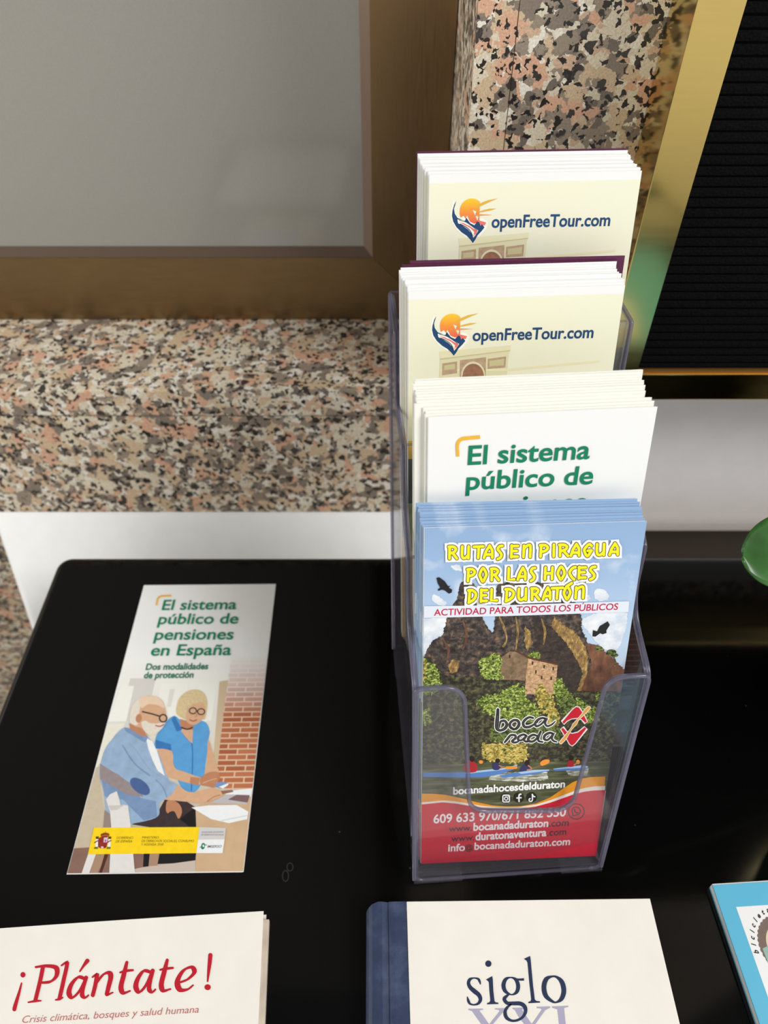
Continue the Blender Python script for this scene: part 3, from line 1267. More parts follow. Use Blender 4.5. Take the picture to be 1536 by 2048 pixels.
A.ellipse('photo_print', 308, 704, 98, 112, F4, 4)
A.poly('photo_print', [(208, 700), (408, 690), (404, 830), (204, 830)], F4, 5)
A.poly('photo_print', [(0, 660), (20, 640), (620, 640), (1480, 560), (1480, 580), (640, 660)], mat('print_faded_ground', (236, 230, 190)), 1)
parts = A.finish(tf)
tf1 = copy_tree(tf)
tf1.matrix_world = pose(*R1F)
tag(tf1, 'cream tour leaflet with sun logo, frontmost of the topmost pile beside the brass frame', 'leaflet', 'tour leaflets in the top pocket')

# ------------------------------------------------------------------ artwork of the pension leaflets (drawn on the flat one)
A = Art(FMx, (3.339, 120, 1140))
A.clip = (-flat_w / 2 + 0.0003, flat_w / 2 - 0.0002, 0.0004, flat_h - 0.0002)
GREEN = mat('print_green', (8, 128, 92), rough=0.5)
GREEN_D = mat('print_green_dark', (32, 116, 88), rough=0.5)
AMBER = mat('print_amber', (240, 184, 56), rough=0.5)
A.stroke('title_lettering', [(645, 237), (650, 205), (655, 190), (672, 177), (700, 174), (745, 172)], 12, AMBER, 6, caps=False)
for s, xa_, ya_, xb_, yb_, cp, bd in (('El sistema', 678, 268, 1175, 262, 62, 0.018), ('público de', 652, 362, 1187, 358, 64, 0.018), ('pensiones', 627, 467, 1155, 463, 66, 0.018),
                                      ('en España', 602, 573, 1140, 568, 68, 0.018)):
    A.text('title_lettering', s, xa_, ya_, xb_, yb_, cp, GREEN, 6, bold=bd, shear=0.02)
A.text('subtitle_lettering', 'Dos modalidades', 571, 668, 988, 663, 38, GREEN_D, 6, bold=0.03)
A.text('subtitle_lettering', 'de protección', 558, 724, 890, 720, 38, GREEN_D, 6, bold=0.03)
A.z = (3.339, 120, 1360)


def G(name, rgb, grain=0.0, gs=300):
    return mat('print_' + name, rgb, rough=0.5, grain=grain, gscale=gs)


PP = 'photo_print'
A.poly(PP, [(430, -110), (1420, -110), (1240, 1300), (20, 1300)], gradient_mat('print_room', 'Y', 0.0, 0.16, [(0, (186, 170, 150)), (0.30, (206, 196, 176)), (0.55, (226, 222, 210)), (0.80, (240, 239, 233)), (0.90, (243, 243, 241)), (1.0, (243, 243, 241))]), 0)
A.poly(PP, [(470, -10), (640, -10), (560, 330), (380, 330)], G('pane_shade', (214, 210, 204)), 1)
A.poly(PP, [(410, 40), (495, 40), (440, 280), (310, 290)], G('pane_light', (240, 239, 230)), 1)
A.poly(PP, [(670, 25), (855, 20), (840, 330), (640, 330)], G('pane_light', (240, 239, 230)), 1)
A.poly(PP, [(870, 18), (1050, 15), (1010, 270), (850, 300)], G('pane_light', (240, 239, 230)), 1)
A.poly(PP, [(735, 60), (768, 60), (740, 180), (715, 180)], G('pane_bar', (222, 220, 212)), 2)
A.poly(PP, [(310, 280), (440, 275), (438, 288), (300, 296)], G('pane_bar', (222, 220, 212)), 2)
A.poly(PP, [(300, 296), (436, 290), (380, 420), (240, 590)], G('curtain', (232, 228, 212), 0.03), 1)
A.poly(PP, [(240, 585), (300, 570), (270, 690), (300, 960), (330, 1125), (60, 1130)], G('wall_beige', (198, 184, 160), 0.04), 1)
A.poly(PP, [(1065, 10), (1128, 0), (1050, 640), (1020, 560)], G('jamb', (206, 184, 152)), 1)
# brick column fading into white at the top
BR = bpy.data.materials.new('print_brick')
BR.use_nodes = True
bn, bl = BR.node_tree.nodes, BR.node_tree.links
bb = bn['Principled BSDF']
bb.inputs['Roughness'].default_value = 0.5
btc = bn.new('ShaderNodeTexCoord')
bmp = bn.new('ShaderNodeMapping')
bl.new(btc.outputs['Object'], bmp.inputs[0])
bt = bn.new('ShaderNodeTexBrick')
bt.inputs['Color1'].default_value = srgb(196, 118, 78)
bt.inputs['Color2'].default_value = srgb(168, 92, 58)
bt.inputs['Mortar'].default_value = srgb(222, 190, 160)
bt.inputs['Scale'].default_value = 1.0
bt.inputs['Brick Width'].default_value = 0.0125
bt.inputs['Row Height'].default_value = 0.0037
bt.inputs['Mortar Size'].default_value = 0.0005
bl.new(bmp.outputs[0], bt.inputs['Vector'])
bsp = bn.new('ShaderNodeSeparateXYZ')
bl.new(btc.outputs['Object'], bsp.inputs[0])
bmr = bn.new('ShaderNodeMapRange')
bmr.inputs[1].default_value = 0.098
bmr.inputs[2].default_value = 0.143
bl.new(bsp.outputs['Y'], bmr.inputs[0])
bmx = bn.new('ShaderNodeMix')
bmx.data_type = 'RGBA'
bl.new(bmr.outputs[0], bmx.inputs[0])
bl.new(bt.outputs[0], bmx.inputs[6])
bmx.inputs[7].default_value = srgb(243, 242, 239)
bl.new(bmx.outputs[2], bb.inputs['Base Color'])
A.poly(PP, [(1145, -160), (1420, -160), (1330, 300), (1285, 730), (1060, 725), (1045, 640), (1090, 240)], BR, 2)
SKIN = G('skin', (214, 170, 136), 0.05)
SKIN2 = G('skin_warm', (190, 132, 98), 0.05)
HAIRG = G('grey_hair', (226, 216, 200), 0.06, 900)
BLOND = G('blond_hair', (216, 194, 150), 0.12, 900)
DENIM = G('pale_denim', (150, 176, 204), 0.10, 160)
DENIM2 = G('denim_shade', (122, 148, 184), 0.10, 160)
DENIM3 = G('denim_patch', (74, 100, 150), 0.10, 160)
BLUE = G('blue_blouse', (92, 160, 214), 0.08, 160)
BLUE2 = G('blue_blouse_shade', (58, 118, 180), 0.08, 160)
DARK = G('trousers', (62, 48, 50), 0.15)
GLASS = G('spectacles', (44, 38, 42))
WOOD = G('desk_wood', (206, 174, 138), 0.06, 90)
PAPR = G('paper', (238, 240, 240), 0.02)
# woman
A.poly(PP, [(765, 240), (700, 290), (655, 350), (636, 400), (640, 455), (745, 472), (760, 580), (800, 700), (860, 755), (905, 745), (940, 700), (965, 620), (992, 400), (1000, 345), (975, 285), (905, 270), (840, 300)], BLUE, 3, smooth=True)
A.poly(PP, [(640, 400), (740, 430), (745, 472), (640, 458)], BLUE2, 4)
A.stroke(PP, [(815, 345), (845, 390), (880, 425), (885, 560), (878, 740)], 7, BLUE2, 4)
A.poly(PP, [(800, 330), (890, 320), (884, 425), (845, 390)], SKIN, 4)
A.poly(PP, [(800, 260), (895, 285), (890, 335), (835, 330), (805, 310)], SKIN2, 4)
A.stroke(PP, [(812, 318), (850, 330), (885, 318)], 9, GLASS, 5)
A.poly(PP, [(765, 240), (815, 335), (780, 345), (745, 265)], BLUE2, 5)
A.poly(PP, [(775, 215), (780, 170), (795, 125), (830, 88), (880, 66), (930, 68), (968, 95), (984, 140), (982, 200), (968, 262), (930, 262), (860, 270), (830, 262), (790, 240)], BLOND, 4, smooth=True)
A.poly(PP, [(858, 172), (905, 158), (952, 150), (972, 195), (962, 245), (938, 278), (905, 298), (868, 296), (842, 268), (846, 215)], SKIN, 5, smooth=True)
A.poly(PP, [(858, 190), (862, 150), (905, 118), (948, 112), (970, 150), (935, 142), (890, 160)], BLOND, 6)
for cx_, cy_ in ((888, 207), (943, 213)):
    A.stroke(PP, [(cx_ + 24 * math.cos(t), cy_ + 20 * math.sin(t)) for t in [2 * math.pi * k / 12 for k in range(13)]], 7, GLASS, 7, smooth=False)
A.stroke(PP, [(868, 268), (890, 276), (912, 268)], 8, G('lips', (176, 84, 76)), 7)
A.stroke(PP, [(905, 215), (916, 240), (902, 246)], 5, SKIN2, 7)
A.poly(PP, [(655, 465), (746, 476), (752, 520), (770, 590), (835, 615), (900, 640), (940, 655), (935, 700), (870, 692), (790, 670), (715, 640), (690, 560)], SKIN, 5, smooth=True)
A.poly(PP, [(990, 400), (1020, 480), (1045, 570), (1062, 620), (1010, 665), (965, 640), (980, 560)], SKIN, 4, smooth=True)
A.poly(PP, [(872, 648), (935, 655), (925, 705), (868, 690)], SKIN2, 6)
A.poly(PP, [(940, 655), (990, 620), (1050, 615), (1070, 650), (1045, 690), (1030, 720), (985, 712), (940, 700)], SKIN2, 6, smooth=True)
A.stroke(PP, [(955, 690), (1000, 672), (1045, 660)], 6, SKIN, 7)
A.poly(PP, [(1038, 690), (1080, 680), (1122, 688), (1092, 722), (1040, 718)], G('phone', (120, 152, 196)), 7)
A.poly(PP, [(1060, 716), (1124, 690), (1124, 704), (1090, 726)], PAPR, 8)
# desk, laptop, papers
A.poly(PP, [(905, 850), (1100, 742), (1285, 725), (1225, 1290), (905, 1290)], WOOD, 3)
A.poly(PP, [(1100, 745), (1285, 724), (1275, 780), (1120, 800)], PAPR, 4)
A.poly(PP, [(1005, 822), (1110, 765), (1268, 768), (1250, 832), (1180, 828)], G('laptop', (190, 186, 188)), 5)
A.poly(PP, [(1120, 800), (1180, 768), (1268, 772), (1252, 820)], G('laptop_dark', (126, 96, 98)), 6)
A.poly(PP, [(878, 852), (1000, 838), (1180, 836), (1258, 880), (1250, 930), (1130, 957), (1010, 930)], PAPR, 5)
A.stroke(PP, [(1080, 940), (1255, 905)], 5, G('paper_line', (196, 206, 214)), 6)
A.poly(PP, [(1040, 745), (1150, 735), (1160, 748), (1080, 765)], G('booklet_small', (150, 104, 84)), 6)
# man
A.poly(PP, [(480, 965), (560, 930), (650, 890), (700, 800), (850, 815), (905, 850), (910, 980), (700, 1000)], DARK, 4)
A.poly(PP, [(800, 930), (905, 850), (908, 985), (870, 985)], G('chair_dark', (28, 24, 28)), 5)
A.poly(PP, [(432, 318), (385, 350), (345, 400), (310, 445), (285, 505), (266, 590), (268, 665), (290, 740), (305, 860), (300, 960), (400, 975), (480, 962), (650, 915), (668, 820), (740, 760), (718, 640), (690, 575), (660, 500), (610, 405), (565, 370), (500, 335)], DENIM, 5, smooth=True)
A.poly(PP, [(268, 600), (300, 640), (450, 690), (540, 790), (640, 810), (650, 915), (560, 940), (420, 800), (300, 780)], DENIM2, 6)
A.poly(PP, [(268, 560), (330, 600), (400, 640), (470, 690), (560, 780), (460, 770), (330, 700), (270, 665)], G('shirt_shadow', (150, 138, 138), 0.08), 7)
A.poly(PP, [(575, 388), (618, 410), (650, 480), (675, 560), (700, 640), (655, 610), (620, 540), (590, 460)], PAPR, 6)
A.poly(PP, [(380, 420), (470, 430), (540, 520), (600, 600), (690, 655), (788, 706), (755, 760), (702, 796), (600, 772), (500, 706), (400, 640), (350, 540)], DENIM, 8, smooth=True)
A.ellipse(PP, 535, 712, 78, 42, DENIM3, 9, rot=38)
A.stroke(PP, [(420, 440), (500, 560), (600, 640)], 10, DENIM2, 9)
A.stroke(PP, [(640, 668), (690, 720), (716, 790)], 7, DENIM2, 9)
A.poly(PP, [(430, 318), (505, 338), (590, 382), (570, 420), (500, 380), (440, 345)], DENIM2, 7)
A.poly(PP, [(462, 290), (545, 320), (590, 382), (540, 372), (470, 330)], SKIN2, 8)
A.poly(PP, [(468, 270), (472, 215), (490, 165), (530, 125), (585, 108), (640, 112), (682, 140), (702, 185), (712, 240), (705, 290), (675, 330), (640, 362), (600, 372), (565, 345), (540, 322), (500, 310)], SKIN, 9, smooth=True)
A.poly(PP, [(468, 285), (470, 215), (490, 165), (530, 125), (580, 110), (545, 160), (530, 220), (520, 300)], HAIRG, 10, smooth=True)
A.poly(PP, [(545, 285), (575, 275), (600, 290), (650, 292), (700, 285), (690, 315), (655, 352), (615, 376), (580, 358), (555, 325)], HAIRG, 10, smooth=True)
A.poly(PP, [(530, 128), (585, 110), (640, 114), (680, 142), (698, 190), (650, 170), (590, 165), (545, 190)], G('bald_scalp', (232, 204, 176), 0.04), 10, smooth=True)
A.ellipse(PP, 527, 258, 20, 30, SKIN2, 11, rot=12)
A.stroke(PP, [(552, 214), (620, 230), (668, 245)], 9, GLASS, 12, smooth=False)
A.stroke(PP, [(690 + 25 * math.cos(t), 258 + 25 * math.sin(t)) for t in [2 * math.pi * k / 12 for k in range(13)]], 9, GLASS, 12, smooth=False)
A.stroke(PP, [(640, 306), (668, 312), (694, 300)], 8, G('lips', (176, 84, 76)), 12)
A.poly(PP, [(788, 706), (835, 738), (890, 752), (960, 735), (1030, 725), (1078, 748), (1078, 780), (1040, 795), (985, 812), (920, 825), (830, 812), (740, 805), (705, 796), (750, 762)], SKIN, 9, smooth=True)
A.stroke(PP, [(985, 812), (1030, 782), (1070, 770)], 7, SKIN2, 10)
A.poly(PP, [(715, 812), (750, 802), (795, 828), (815, 870), (808, 908), (790, 926), (765, 880), (735, 882), (722, 892), (708, 870)], SKIN2, 8, smooth=True)
# white chair and floor
A.poly(PP, [(40, 1295), (78, 1125), (200, 1118), (560, 1165), (560, 1255), (400, 1290)], G('floor_brown', (136, 104, 90), 0.1, 120), 3)
A.poly(PP, [(660, 1155), (910, 1150), (905, 1205), (760, 1225), (650, 1230)], G('chair_dark', (28, 24, 28)), 4)
A.poly(PP, [(560, 1155), (600, 1155), (595, 1245), (555, 1250)], G('chair_dark', (28, 24, 28)), 5)
A.poly(PP, [(600, 1155), (665, 1155), (650, 1240), (592, 1245)], G('leg_tan', (170, 138, 112)), 5)
A.poly(PP, [(380, 1290), (560, 1250), (905, 1205), (905, 1290)], G('floor_pale', (200, 184, 172)), 4)
A.poly(PP, [(240, 1160), (320, 1160), (250, 1290), (200, 1290)], G('leg_tan', (170, 138, 112)), 4)
A.poly(PP, [(300, 1160), (325, 1160), (280, 1290), (262, 1290)], G('chair_edge', (84, 44, 36)), 5)
CH = G('chair_white', (226, 222, 218), 0.03)
A.poly(PP, [(190, 1160), (242, 1160), (196, 1292), (145, 1292)], CH, 5)
A.poly(PP, [(308, 800), (335, 765), (380, 744), (398, 800), (405, 838), (455, 838), (475, 990), (500, 1290), (330, 1290), (345, 1000), (335, 880)], CH, 9, smooth=False)
A.poly(PP, [(325, 840), (405, 838), (440, 832), (380, 870), (340, 872)], G('chair_seat', (206, 198, 194)), 10)
A.poly(PP, [(300, 870), (340, 900), (350, 990), (290, 990)], G('chair_shade', (150, 132, 124)), 7)
# banner
BN = 'banner_print'
A.poly(BN, [(228, 988), (932, 984), (912, 1158), (188, 1166)], G('banner_yellow', (250, 212, 26), 0.04), 11)
A.poly(BN, [(932, 984), (1108, 990), (1100, 1066), (923, 1068)], G('banner_grey', (208, 206, 204)), 11)
A.poly(BN, [(923, 1068), (1100, 1066), (1086, 1158), (912, 1158)], PAPR, 11)
A.z = (5.12, 170, 1640)
RED = G('arms_red', (150, 44, 34), 0.2)
GOLD = G('arms_gold', (190, 120, 40), 0.2)
BLK = G('black', (30, 26, 24))
INK = G('ink_brown', (84, 72, 20))
CO = 'coat_of_arms_logo'
for sx in (-1, 1):
    cx_ = 190 + sx * 64
    A.poly(CO, [(cx_ - 14, 200), (cx_ + 12, 200), (cx_ + 8, 282), (cx_ - 18, 282)], PAPR, 12)
    A.poly(CO, [(cx_ - 12, 172), (cx_ + 20, 172), (cx_ + 16, 198), (cx_ - 14, 198)], G('arms_dark', (96, 62, 22)), 12)
    A.poly(CO, [(cx_ - 24, 278), (cx_ + 12, 278), (cx_ + 8, 300), (cx_ - 34, 300)], G('arms_olive', (120, 116, 30)), 13)
    A.stroke(CO, [(cx_ - 24, 236), (cx_ - 4, 222), (cx_ + 16, 214)], 11, RED, 13)
A.poly(CO, [(150, 185), (235, 180), (228, 260), (215, 288), (180, 294), (148, 288), (136, 262)], RED, 13, smooth=True)
A.poly(CO, [(196, 184), (236, 182), (230, 232), (192, 234)], G('arms_pink', (226, 196, 214)), 14)
A.poly(CO, [(206, 206), (222, 204), (220, 226), (205, 228)], G('arms_purple', (150, 90, 160)), 15)
A.poly(CO, [(150, 236), (190, 234), (186, 288), (150, 284)], G('arms_maroon', (140, 50, 44), 0.25, 800), 14)
A.ellipse(CO, 180, 284, 14, 10, G('arms_pink', (226, 196, 214)), 15)
A.poly(CO, [(164, 152), (190, 138), (212, 134), (236, 138), (252, 150), (240, 174), (176, 178)], G('arms_crown', (140, 56, 24), 0.2), 14, smooth=True)
A.stroke(CO, [(172, 168), (208, 160), (244, 164)], 7, GOLD, 15)
A.stroke(CO, [(213, 134), (215, 120)], 5, GOLD, 15)
LT = 'banner_lettering'
A.text(LT, 'GOBIERNO', 322, 196, 494, 196, 22, INK, 12, bold=0.0)
A.text(LT, 'DE ESPAÑA', 315, 234, 484, 234, 24, INK, 12)
A.text(LT, 'MINISTERIO', 586, 194, 756, 194, 22, INK, 12, bold=0.0)
A.text(LT, 'DE DERECHOS SOCIALES, CONSUMO', 580, 230, 1116, 230, 23, INK, 12)
A.text(LT, 'Y AGENDA 2030', 574, 265, 802, 265, 22, INK, 12, bold=0.0)
A.text(LT, 'SECRETARÍA DE ESTADO', 1194, 136, 1418, 134, 14, G('ink_grey', (110, 108, 108)), 12)
A.text(LT, 'DE DERECHOS SOCIALES', 1190, 162, 1420, 162, 14, G('ink_grey', (110, 108, 108)), 12)
A.text(LT, 'IMSERSO', 1252, 288, 1396, 285, 24, G('ink_dark', (60, 62, 60)), 12, bold=0.005, shear=0.15)
A.poly('institute_logo', [(1198, 246), (1222, 240), (1230, 256), (1224, 292), (1206, 304), (1190, 290)], GREEN, 12, smooth=True)
A.ellipse('institute_logo', 1214, 268, 9, 14, PAPR, 13)
A.stroke('institute_logo', [(1180, 282), (1205, 276)], 8, GREEN_D, 13)
A.stroke('institute_logo', [(1222, 262), (1246, 258)], 8, GREEN_D, 13)
A.finish(pflat)
pf = copy_tree(pflat)
pf.matrix_world = pose(*P3F, h=flat_h)
tag(pf, 'pension leaflet with green title standing frontmost in the second pocket of the holder', 'leaflet', PG)

# ------------------------------------------------------------------ artwork of the kayak leaflet
KM = pose(*K4F)
A = Art(KM, (2.743, 780, 1000))
A.clip = (-LW / 2 + 0.0003, LW / 2 - 0.0001, 0.0002, LH - 0.0002)
ROCK = ramp_mat('print_rock', [(0.32, (30, 27, 28)), (0.46, (58, 51, 49)), (0.57, (92, 80, 72)), (0.66, (140, 108, 80))], 330, detail=9, distort=0.4, voronoi=0.1)
ROCK_D = ramp_mat('print_rock_dark', [(0.32, (34, 28, 28)), (0.5, (58, 50, 46)), (0.68, (92, 70, 54))], 330, detail=9, distort=0.4, voronoi=0.1)
ROCK_L = ramp_mat('print_rock_sunlit', [(0.30, (84, 66, 46)), (0.5, (150, 118, 70)), (0.7, (212, 178, 110))], 420, detail=9, voronoi=0.1, stretch=(1.6, 0.7, 1))
ROCK_B = ramp_mat('print_rock_brown', [(0.3, (72, 46, 36)), (0.5, (110, 74, 56)), (0.7, (146, 100, 72))], 130, detail=8, stretch=(1.5, 0.7, 1))
BUSH = ramp_mat('print_bush', [(0.28, (36, 46, 18)), (0.42, (84, 104, 34)), (0.56, (140, 160, 62)), (0.70, (206, 214, 128))], 520, detail=7, voronoi=0.35)
BUSH_D = ramp_mat('print_bush_dark', [(0.30, (28, 36, 18)), (0.46, (66, 80, 38)), (0.62, (124, 138, 70))], 480, detail=7, voronoi=0.35)
BUSH_Y = ramp_mat('print_bush_gold', [(0.28, (92, 80, 30)), (0.5, (176, 156, 70)), (0.7, (232, 208, 120))], 520, detail=7, voronoi=0.35)
DARKV = ramp_mat('print_dark_bank', [(0.32, (26, 24, 20)), (0.48, (54, 52, 40)), (0.64, (108, 104, 70))], 380, detail=8, voronoi=0.12)
WATER = ramp_mat('print_water', [(0.3, (58, 62, 40)), (0.5, (82, 86, 58)), (0.7, (120, 122, 92))], 90, detail=5, stretch=(0.5, 4, 1))
SPARK = ramp_mat('print_sparkle', [(0.42, (110, 112, 92)), (0.55, (190, 190, 178)), (0.68, (246, 246, 240))], 260, detail=4, stretch=(0.6, 3, 1))
STONE = ramp_mat('print_stone', [(0.3, (150, 112, 82)), (0.5, (196, 156, 116)), (0.7, (226, 192, 150))], 560, detail=6, voronoi=0.15)
STONE_S = ramp_mat('print_stone_shade', [(0.3, (104, 84, 62)), (0.5, (132, 108, 82)), (0.7, (158, 132, 102))], 260, detail=5, voronoi=0.2)
CLOUD = ramp_mat('print_cloud', [(0.3, (190, 206, 226)), (0.5, (222, 228, 236)), (0.7, (246, 247, 248))], 110, detail=5)
KP = 'photo_print'


def bush(pts, material, layer, k=2.2, size=9, dark=None):
    """a leafy clump: ragged outline plus small sprays round its edge and darker hollows inside"""
    A.poly(KP, pts, material, layer, jag=0.0007)
    n_ = len(pts)
    for i_ in range(n_):
        (xa_, ya_), (xb_, yb_) = pts[i_], pts[(i_ + 1) % n_]
        L_ = math.hypot(xb_ - xa_, yb_ - ya_)
        for j_ in range(max(1, int(L_ / size * k / 2.2))):
            t_ = random.random()
            r_ = size * random.uniform(0.5, 1.2)
            cx0, cy0 = xa_ + (xb_ - xa_) * t_ + random.uniform(-size, size), ya_ + (yb_ - ya_) * t_ + random.uniform(-size, size)
            A.poly(KP, [(cx0 + r_ * random.uniform(0.5, 1.3) * math.cos(a_), cy0 + r_ * random.uniform(0.5, 1.3) * math.sin(a_)) for a_ in [2 * math.pi * q_ / 7 for q_ in range(7)]], material, layer)
    mx_, my_ = sum(p_[0] for p_ in pts) / n_, sum(p_[1] for p_ in pts) / n_
    for j_ in range(int(n_ * 1.6)):
        p_ = random.choice(pts)
        t_ = random.uniform(0.15, 0.85)
        cx0, cy0 = p_[0] + (mx_ - p_[0]) * t_, p_[1] + (my_ - p_[1]) * t_
        r_ = size * random.uniform(0.5, 1.4)
        A.poly(KP, [(cx0 + r_ * random.uniform(0.4, 1.5) * math.cos(a_), cy0 + r_ * random.uniform(0.3, 1.0) * math.sin(a_)) for a_ in [2 * math.pi * q_ / 7 for q_ in range(7)]], dark or BUSH_D, layer + 1)


# clouds
A.poly(KP, [(140, 650), (320, 640), (300, 740), (240, 780), (190, 850), (140, 850)], CLOUD, 1, jag=0.0004)
for cl in ([(335, 360), (380, 358), (392, 390), (350, 380)], [(236, 520), (270, 530), (310, 560), (290, 582), (240, 560)], [(1120, 500), (1150, 486), (1190, 500), (1196, 540), (1150, 556), (1124, 536)],
           [(1040, 540), (1080, 520), (1100, 540), (1060, 556)], [(1060, 650), (1290, 600), (1260, 800), (1180, 820), (1100, 740)]):
    A.poly(KP, cl, CLOUD, 1, smooth=True, jag=0.0003)
# rock towers
A.poly(KP, [(190, 850), (236, 765), (286, 745), (308, 660), (345, 578), (372, 535), (384, 470), (392, 448), (462, 455), (474, 500), (480, 580), (505, 640), (525, 715), (548, 735),
            (565, 720), (578, 640), (588, 560), (584, 478), (612, 450), (690, 452), (860, 450), (1000, 545), (1035, 580), (1052, 650), (1050, 700), (1085, 780), (1120, 900), (1090, 1090), (1060, 1200),
            (620, 1210), (200, 1130), (150, 900)], ROCK, 2, jag=0.0004)
A.poly(KP, [(1075, 785), (1120, 790), (1160, 815), (1200, 842), (1236, 880), (1300, 930), (1300, 1110), (1150, 1220), (1020, 1200), (1060, 1000), (1105, 900)], ROCK_B, 3, jag=0.0004)
A.poly(KP, [(900, 640), (960, 690), (1010, 720), (1060, 780), (1090, 850), (1080, 960), (1040, 1090), (1010, 1090), (1040, 940), (1000, 850), (940, 770), (880, 690)], ROCK_L, 3, jag=0.0005)
A.poly(KP, [(740, 690), (770, 720), (780, 790), (752, 830), (735, 760)], ROCK_L, 3, jag=0.0004)
A.poly(KP, [(470, 650), (500, 700), (520, 760), (530, 850), (505, 870), (495, 770)], ROCK_L, 3, jag=0.0004)
A.poly(KP, [(480, 600), (560, 735), (530, 860), (640, 850), (560, 960), (380, 960), (300, 870), (330, 700)], ROCK, 3, jag=0.0004)
A.poly(KP, [(340, 870), (380, 880), (370, 940), (330, 950), (318, 905)], ROCK_L, 4, jag=0.0004)
A.poly(KP, [(780, 640), (800, 780), (780, 860), (900, 890), (920, 1000), (1010, 1090), (1060, 950), (1010, 850), (960, 780), (880, 690)], ROCK_D, 4, jag=0.0004)
A.poly(KP, [(210, 960), (420, 965), (600, 985), (740, 1000), (720, 1120), (400, 1140), (150, 1120), (150, 1000)], DARKV, 4, jag=0.0004)
for i in range(26):
    x_, y_ = random.uniform(560, 1030), random.uniform(455, 475)
for s_ in ([(600, 640), (625, 700), (640, 760), (622, 800)], [(690, 640), (700, 720), (690, 820)], [(830, 650), (850, 720), (842, 790)], [(400, 660), (420, 740), (400, 820)], [(290, 760), (320, 820), (310, 880)]):
    A.stroke(KP, [(x_, y_, 6 + 8 * (i % 2)) for i, (x_, y_) in enumerate(s_)], 8, ROCK_L if s_[0][0] > 500 else ROCK_B, 5)
# house
A.poly(KP, [(604, 985), (603, 866), (655, 828), (692, 830), (757, 868), (740, 990), (700, 985)], STONE_S, 6, jag=0.0001)
A.poly(KP, [(757, 868), (830, 885), (918, 905), (905, 1062), (820, 1066), (738, 1062), (745, 960)], STONE, 6, jag=0.0001)
A.stroke(KP, [(692, 828), (757, 862), (840, 880), (920, 900)], 8, G('roof_line', (96, 60, 44)), 7, smooth=False)
for wx, wy in ((782, 892), (845, 912), (895, 922), (800, 940), (832, 972), (884, 976), (656, 856)):
    A.poly(KP, [(wx - 4, wy - 9), (wx + 4, wy - 8), (wx + 3, wy + 10), (wx - 5, wy + 9)], G('window_hole', (64, 44, 36)), 7)
# shrubs
bush([(140, 845), (175, 855), (200, 880), (245, 905), (262, 950), (276, 985), (262, 1030), (140, 1030)], BUSH, 7)
bush([(150, 900), (190, 890), (195, 990), (165, 1010)], BUSH_Y, 8)
bush([(494, 880), (520, 860), (570, 846), (610, 860), (604, 930), (608, 975), (540, 978), (500, 950)], BUSH, 7)
bush([(760, 850), (792, 824), (820, 850), (824, 868), (790, 866)], BUSH, 5)
bush([(1130, 812), (1150, 800), (1165, 822), (1140, 826)], BUSH_D, 4)
for bx_, by_, br in ((1215, 832, 26), (1232, 850, 20), (1200, 842, 16)):
    A.ellipse(KP, bx_, by_, br, br * 0.55, BUSH_D, 4)
A.stroke(KP, [(1220, 850), (1236, 880), (1232, 910)], 5, BUSH_D, 4)
A.stroke(KP, [(150, 820), (152, 850)], 6, BUSH_D, 6)
A.stroke(KP, [(166, 828), (168, 860)], 5, BUSH_D, 6)
# birds
BK = G('bird_black', (30, 30, 32))
A.poly('bird_print', [(255, 425), (270, 422), (300, 444), (318, 470), (331, 471), (322, 479), (341, 490), (338, 506), (324, 512), (300, 494), (285, 490), (266, 497), (262, 487), (276, 480), (262, 455)], BK, 6)
A.poly('bird_print.001', [(1110, 746), (1113, 712), (1136, 719), (1150, 690), (1194, 664), (1205, 684), (1186, 714), (1187, 728), (1166, 735), (1152, 729), (1126, 748)], BK, 6)
# white band and its red line of capitals
A.poly(KP, [(140, 582), (640, 574), (1310, 553), (1306, 612), (640, 634), (140, 646)], mat('print_band', (226, 232, 242)), 9)
A.text('subtitle_lettering', 'ACTIVIDAD PARA TODOS LOS PÚBLICOS', 240, 632, 1247, 599, 33, G('red_ink', (196, 20, 62)), 10, bold=0.012, shear=0.02)
# river bank and river, zoom of the lower half
A.z = (2.743, 780, 1360)
A.poly(KP, [(140, 60), (250, 40), (400, 120), (480, 70), (700, 110), (1000, 60), (1300, 60), (1300, 470), (900, 470), (160, 480)], DARKV, 5, jag=0.0004)
bush([(150, 0), (230, 0), (276, 20), (262, 60), (200, 80), (150, 60)], BUSH, 8)
bush([(480, 120), (520, 90), (600, 80), (660, 40), (690, 22), (735, 50), (740, 110), (800, 140), (822, 190), (780, 230), (700, 215), (600, 200), (520, 175)], BUSH, 7)
bush([(800, 60), (830, 20), (860, 60), (900, 110), (880, 170), (840, 180), (810, 120)], BUSH_Y, 8)
bush([(905, 10), (925, -20), (945, 20), (985, 60), (990, 110), (1040, 100), (1080, 150), (1130, 160), (1140, 230), (1060, 220), (980, 200), (930, 130), (900, 60)], BUSH, 7)
bush([(1130, 80), (1150, 65), (1165, 90), (1150, 110)], BUSH, 8)
bush([(870, 130), (900, 150), (930, 220), (900, 260), (860, 220)], BUSH_Y, 8)
bush([(930, 90), (990, 110), (980, 170), (930, 170)], BUSH_D, 8)
bush([(510, 360), (560, 345), (640, 350), (740, 345), (752, 430), (700, 450), (540, 440), (505, 400)], BUSH_Y, 7)
bush([(560, 260), (700, 250), (890, 240), (940, 300), (920, 350), (760, 340), (560, 330)], BUSH_D, 6)
bush([(160, 170), (210, 160), (215, 240), (160, 240)], BUSH, 7)
A.poly(KP, [(140, 470), (500, 452), (700, 445), (1300, 440), (1300, 600), (700, 720), (140, 680)], WATER, 6)
A.poly(KP, [(560, 505), (860, 500), (870, 545), (700, 556), (540, 545)], SPARK, 7, jag=0.0003)
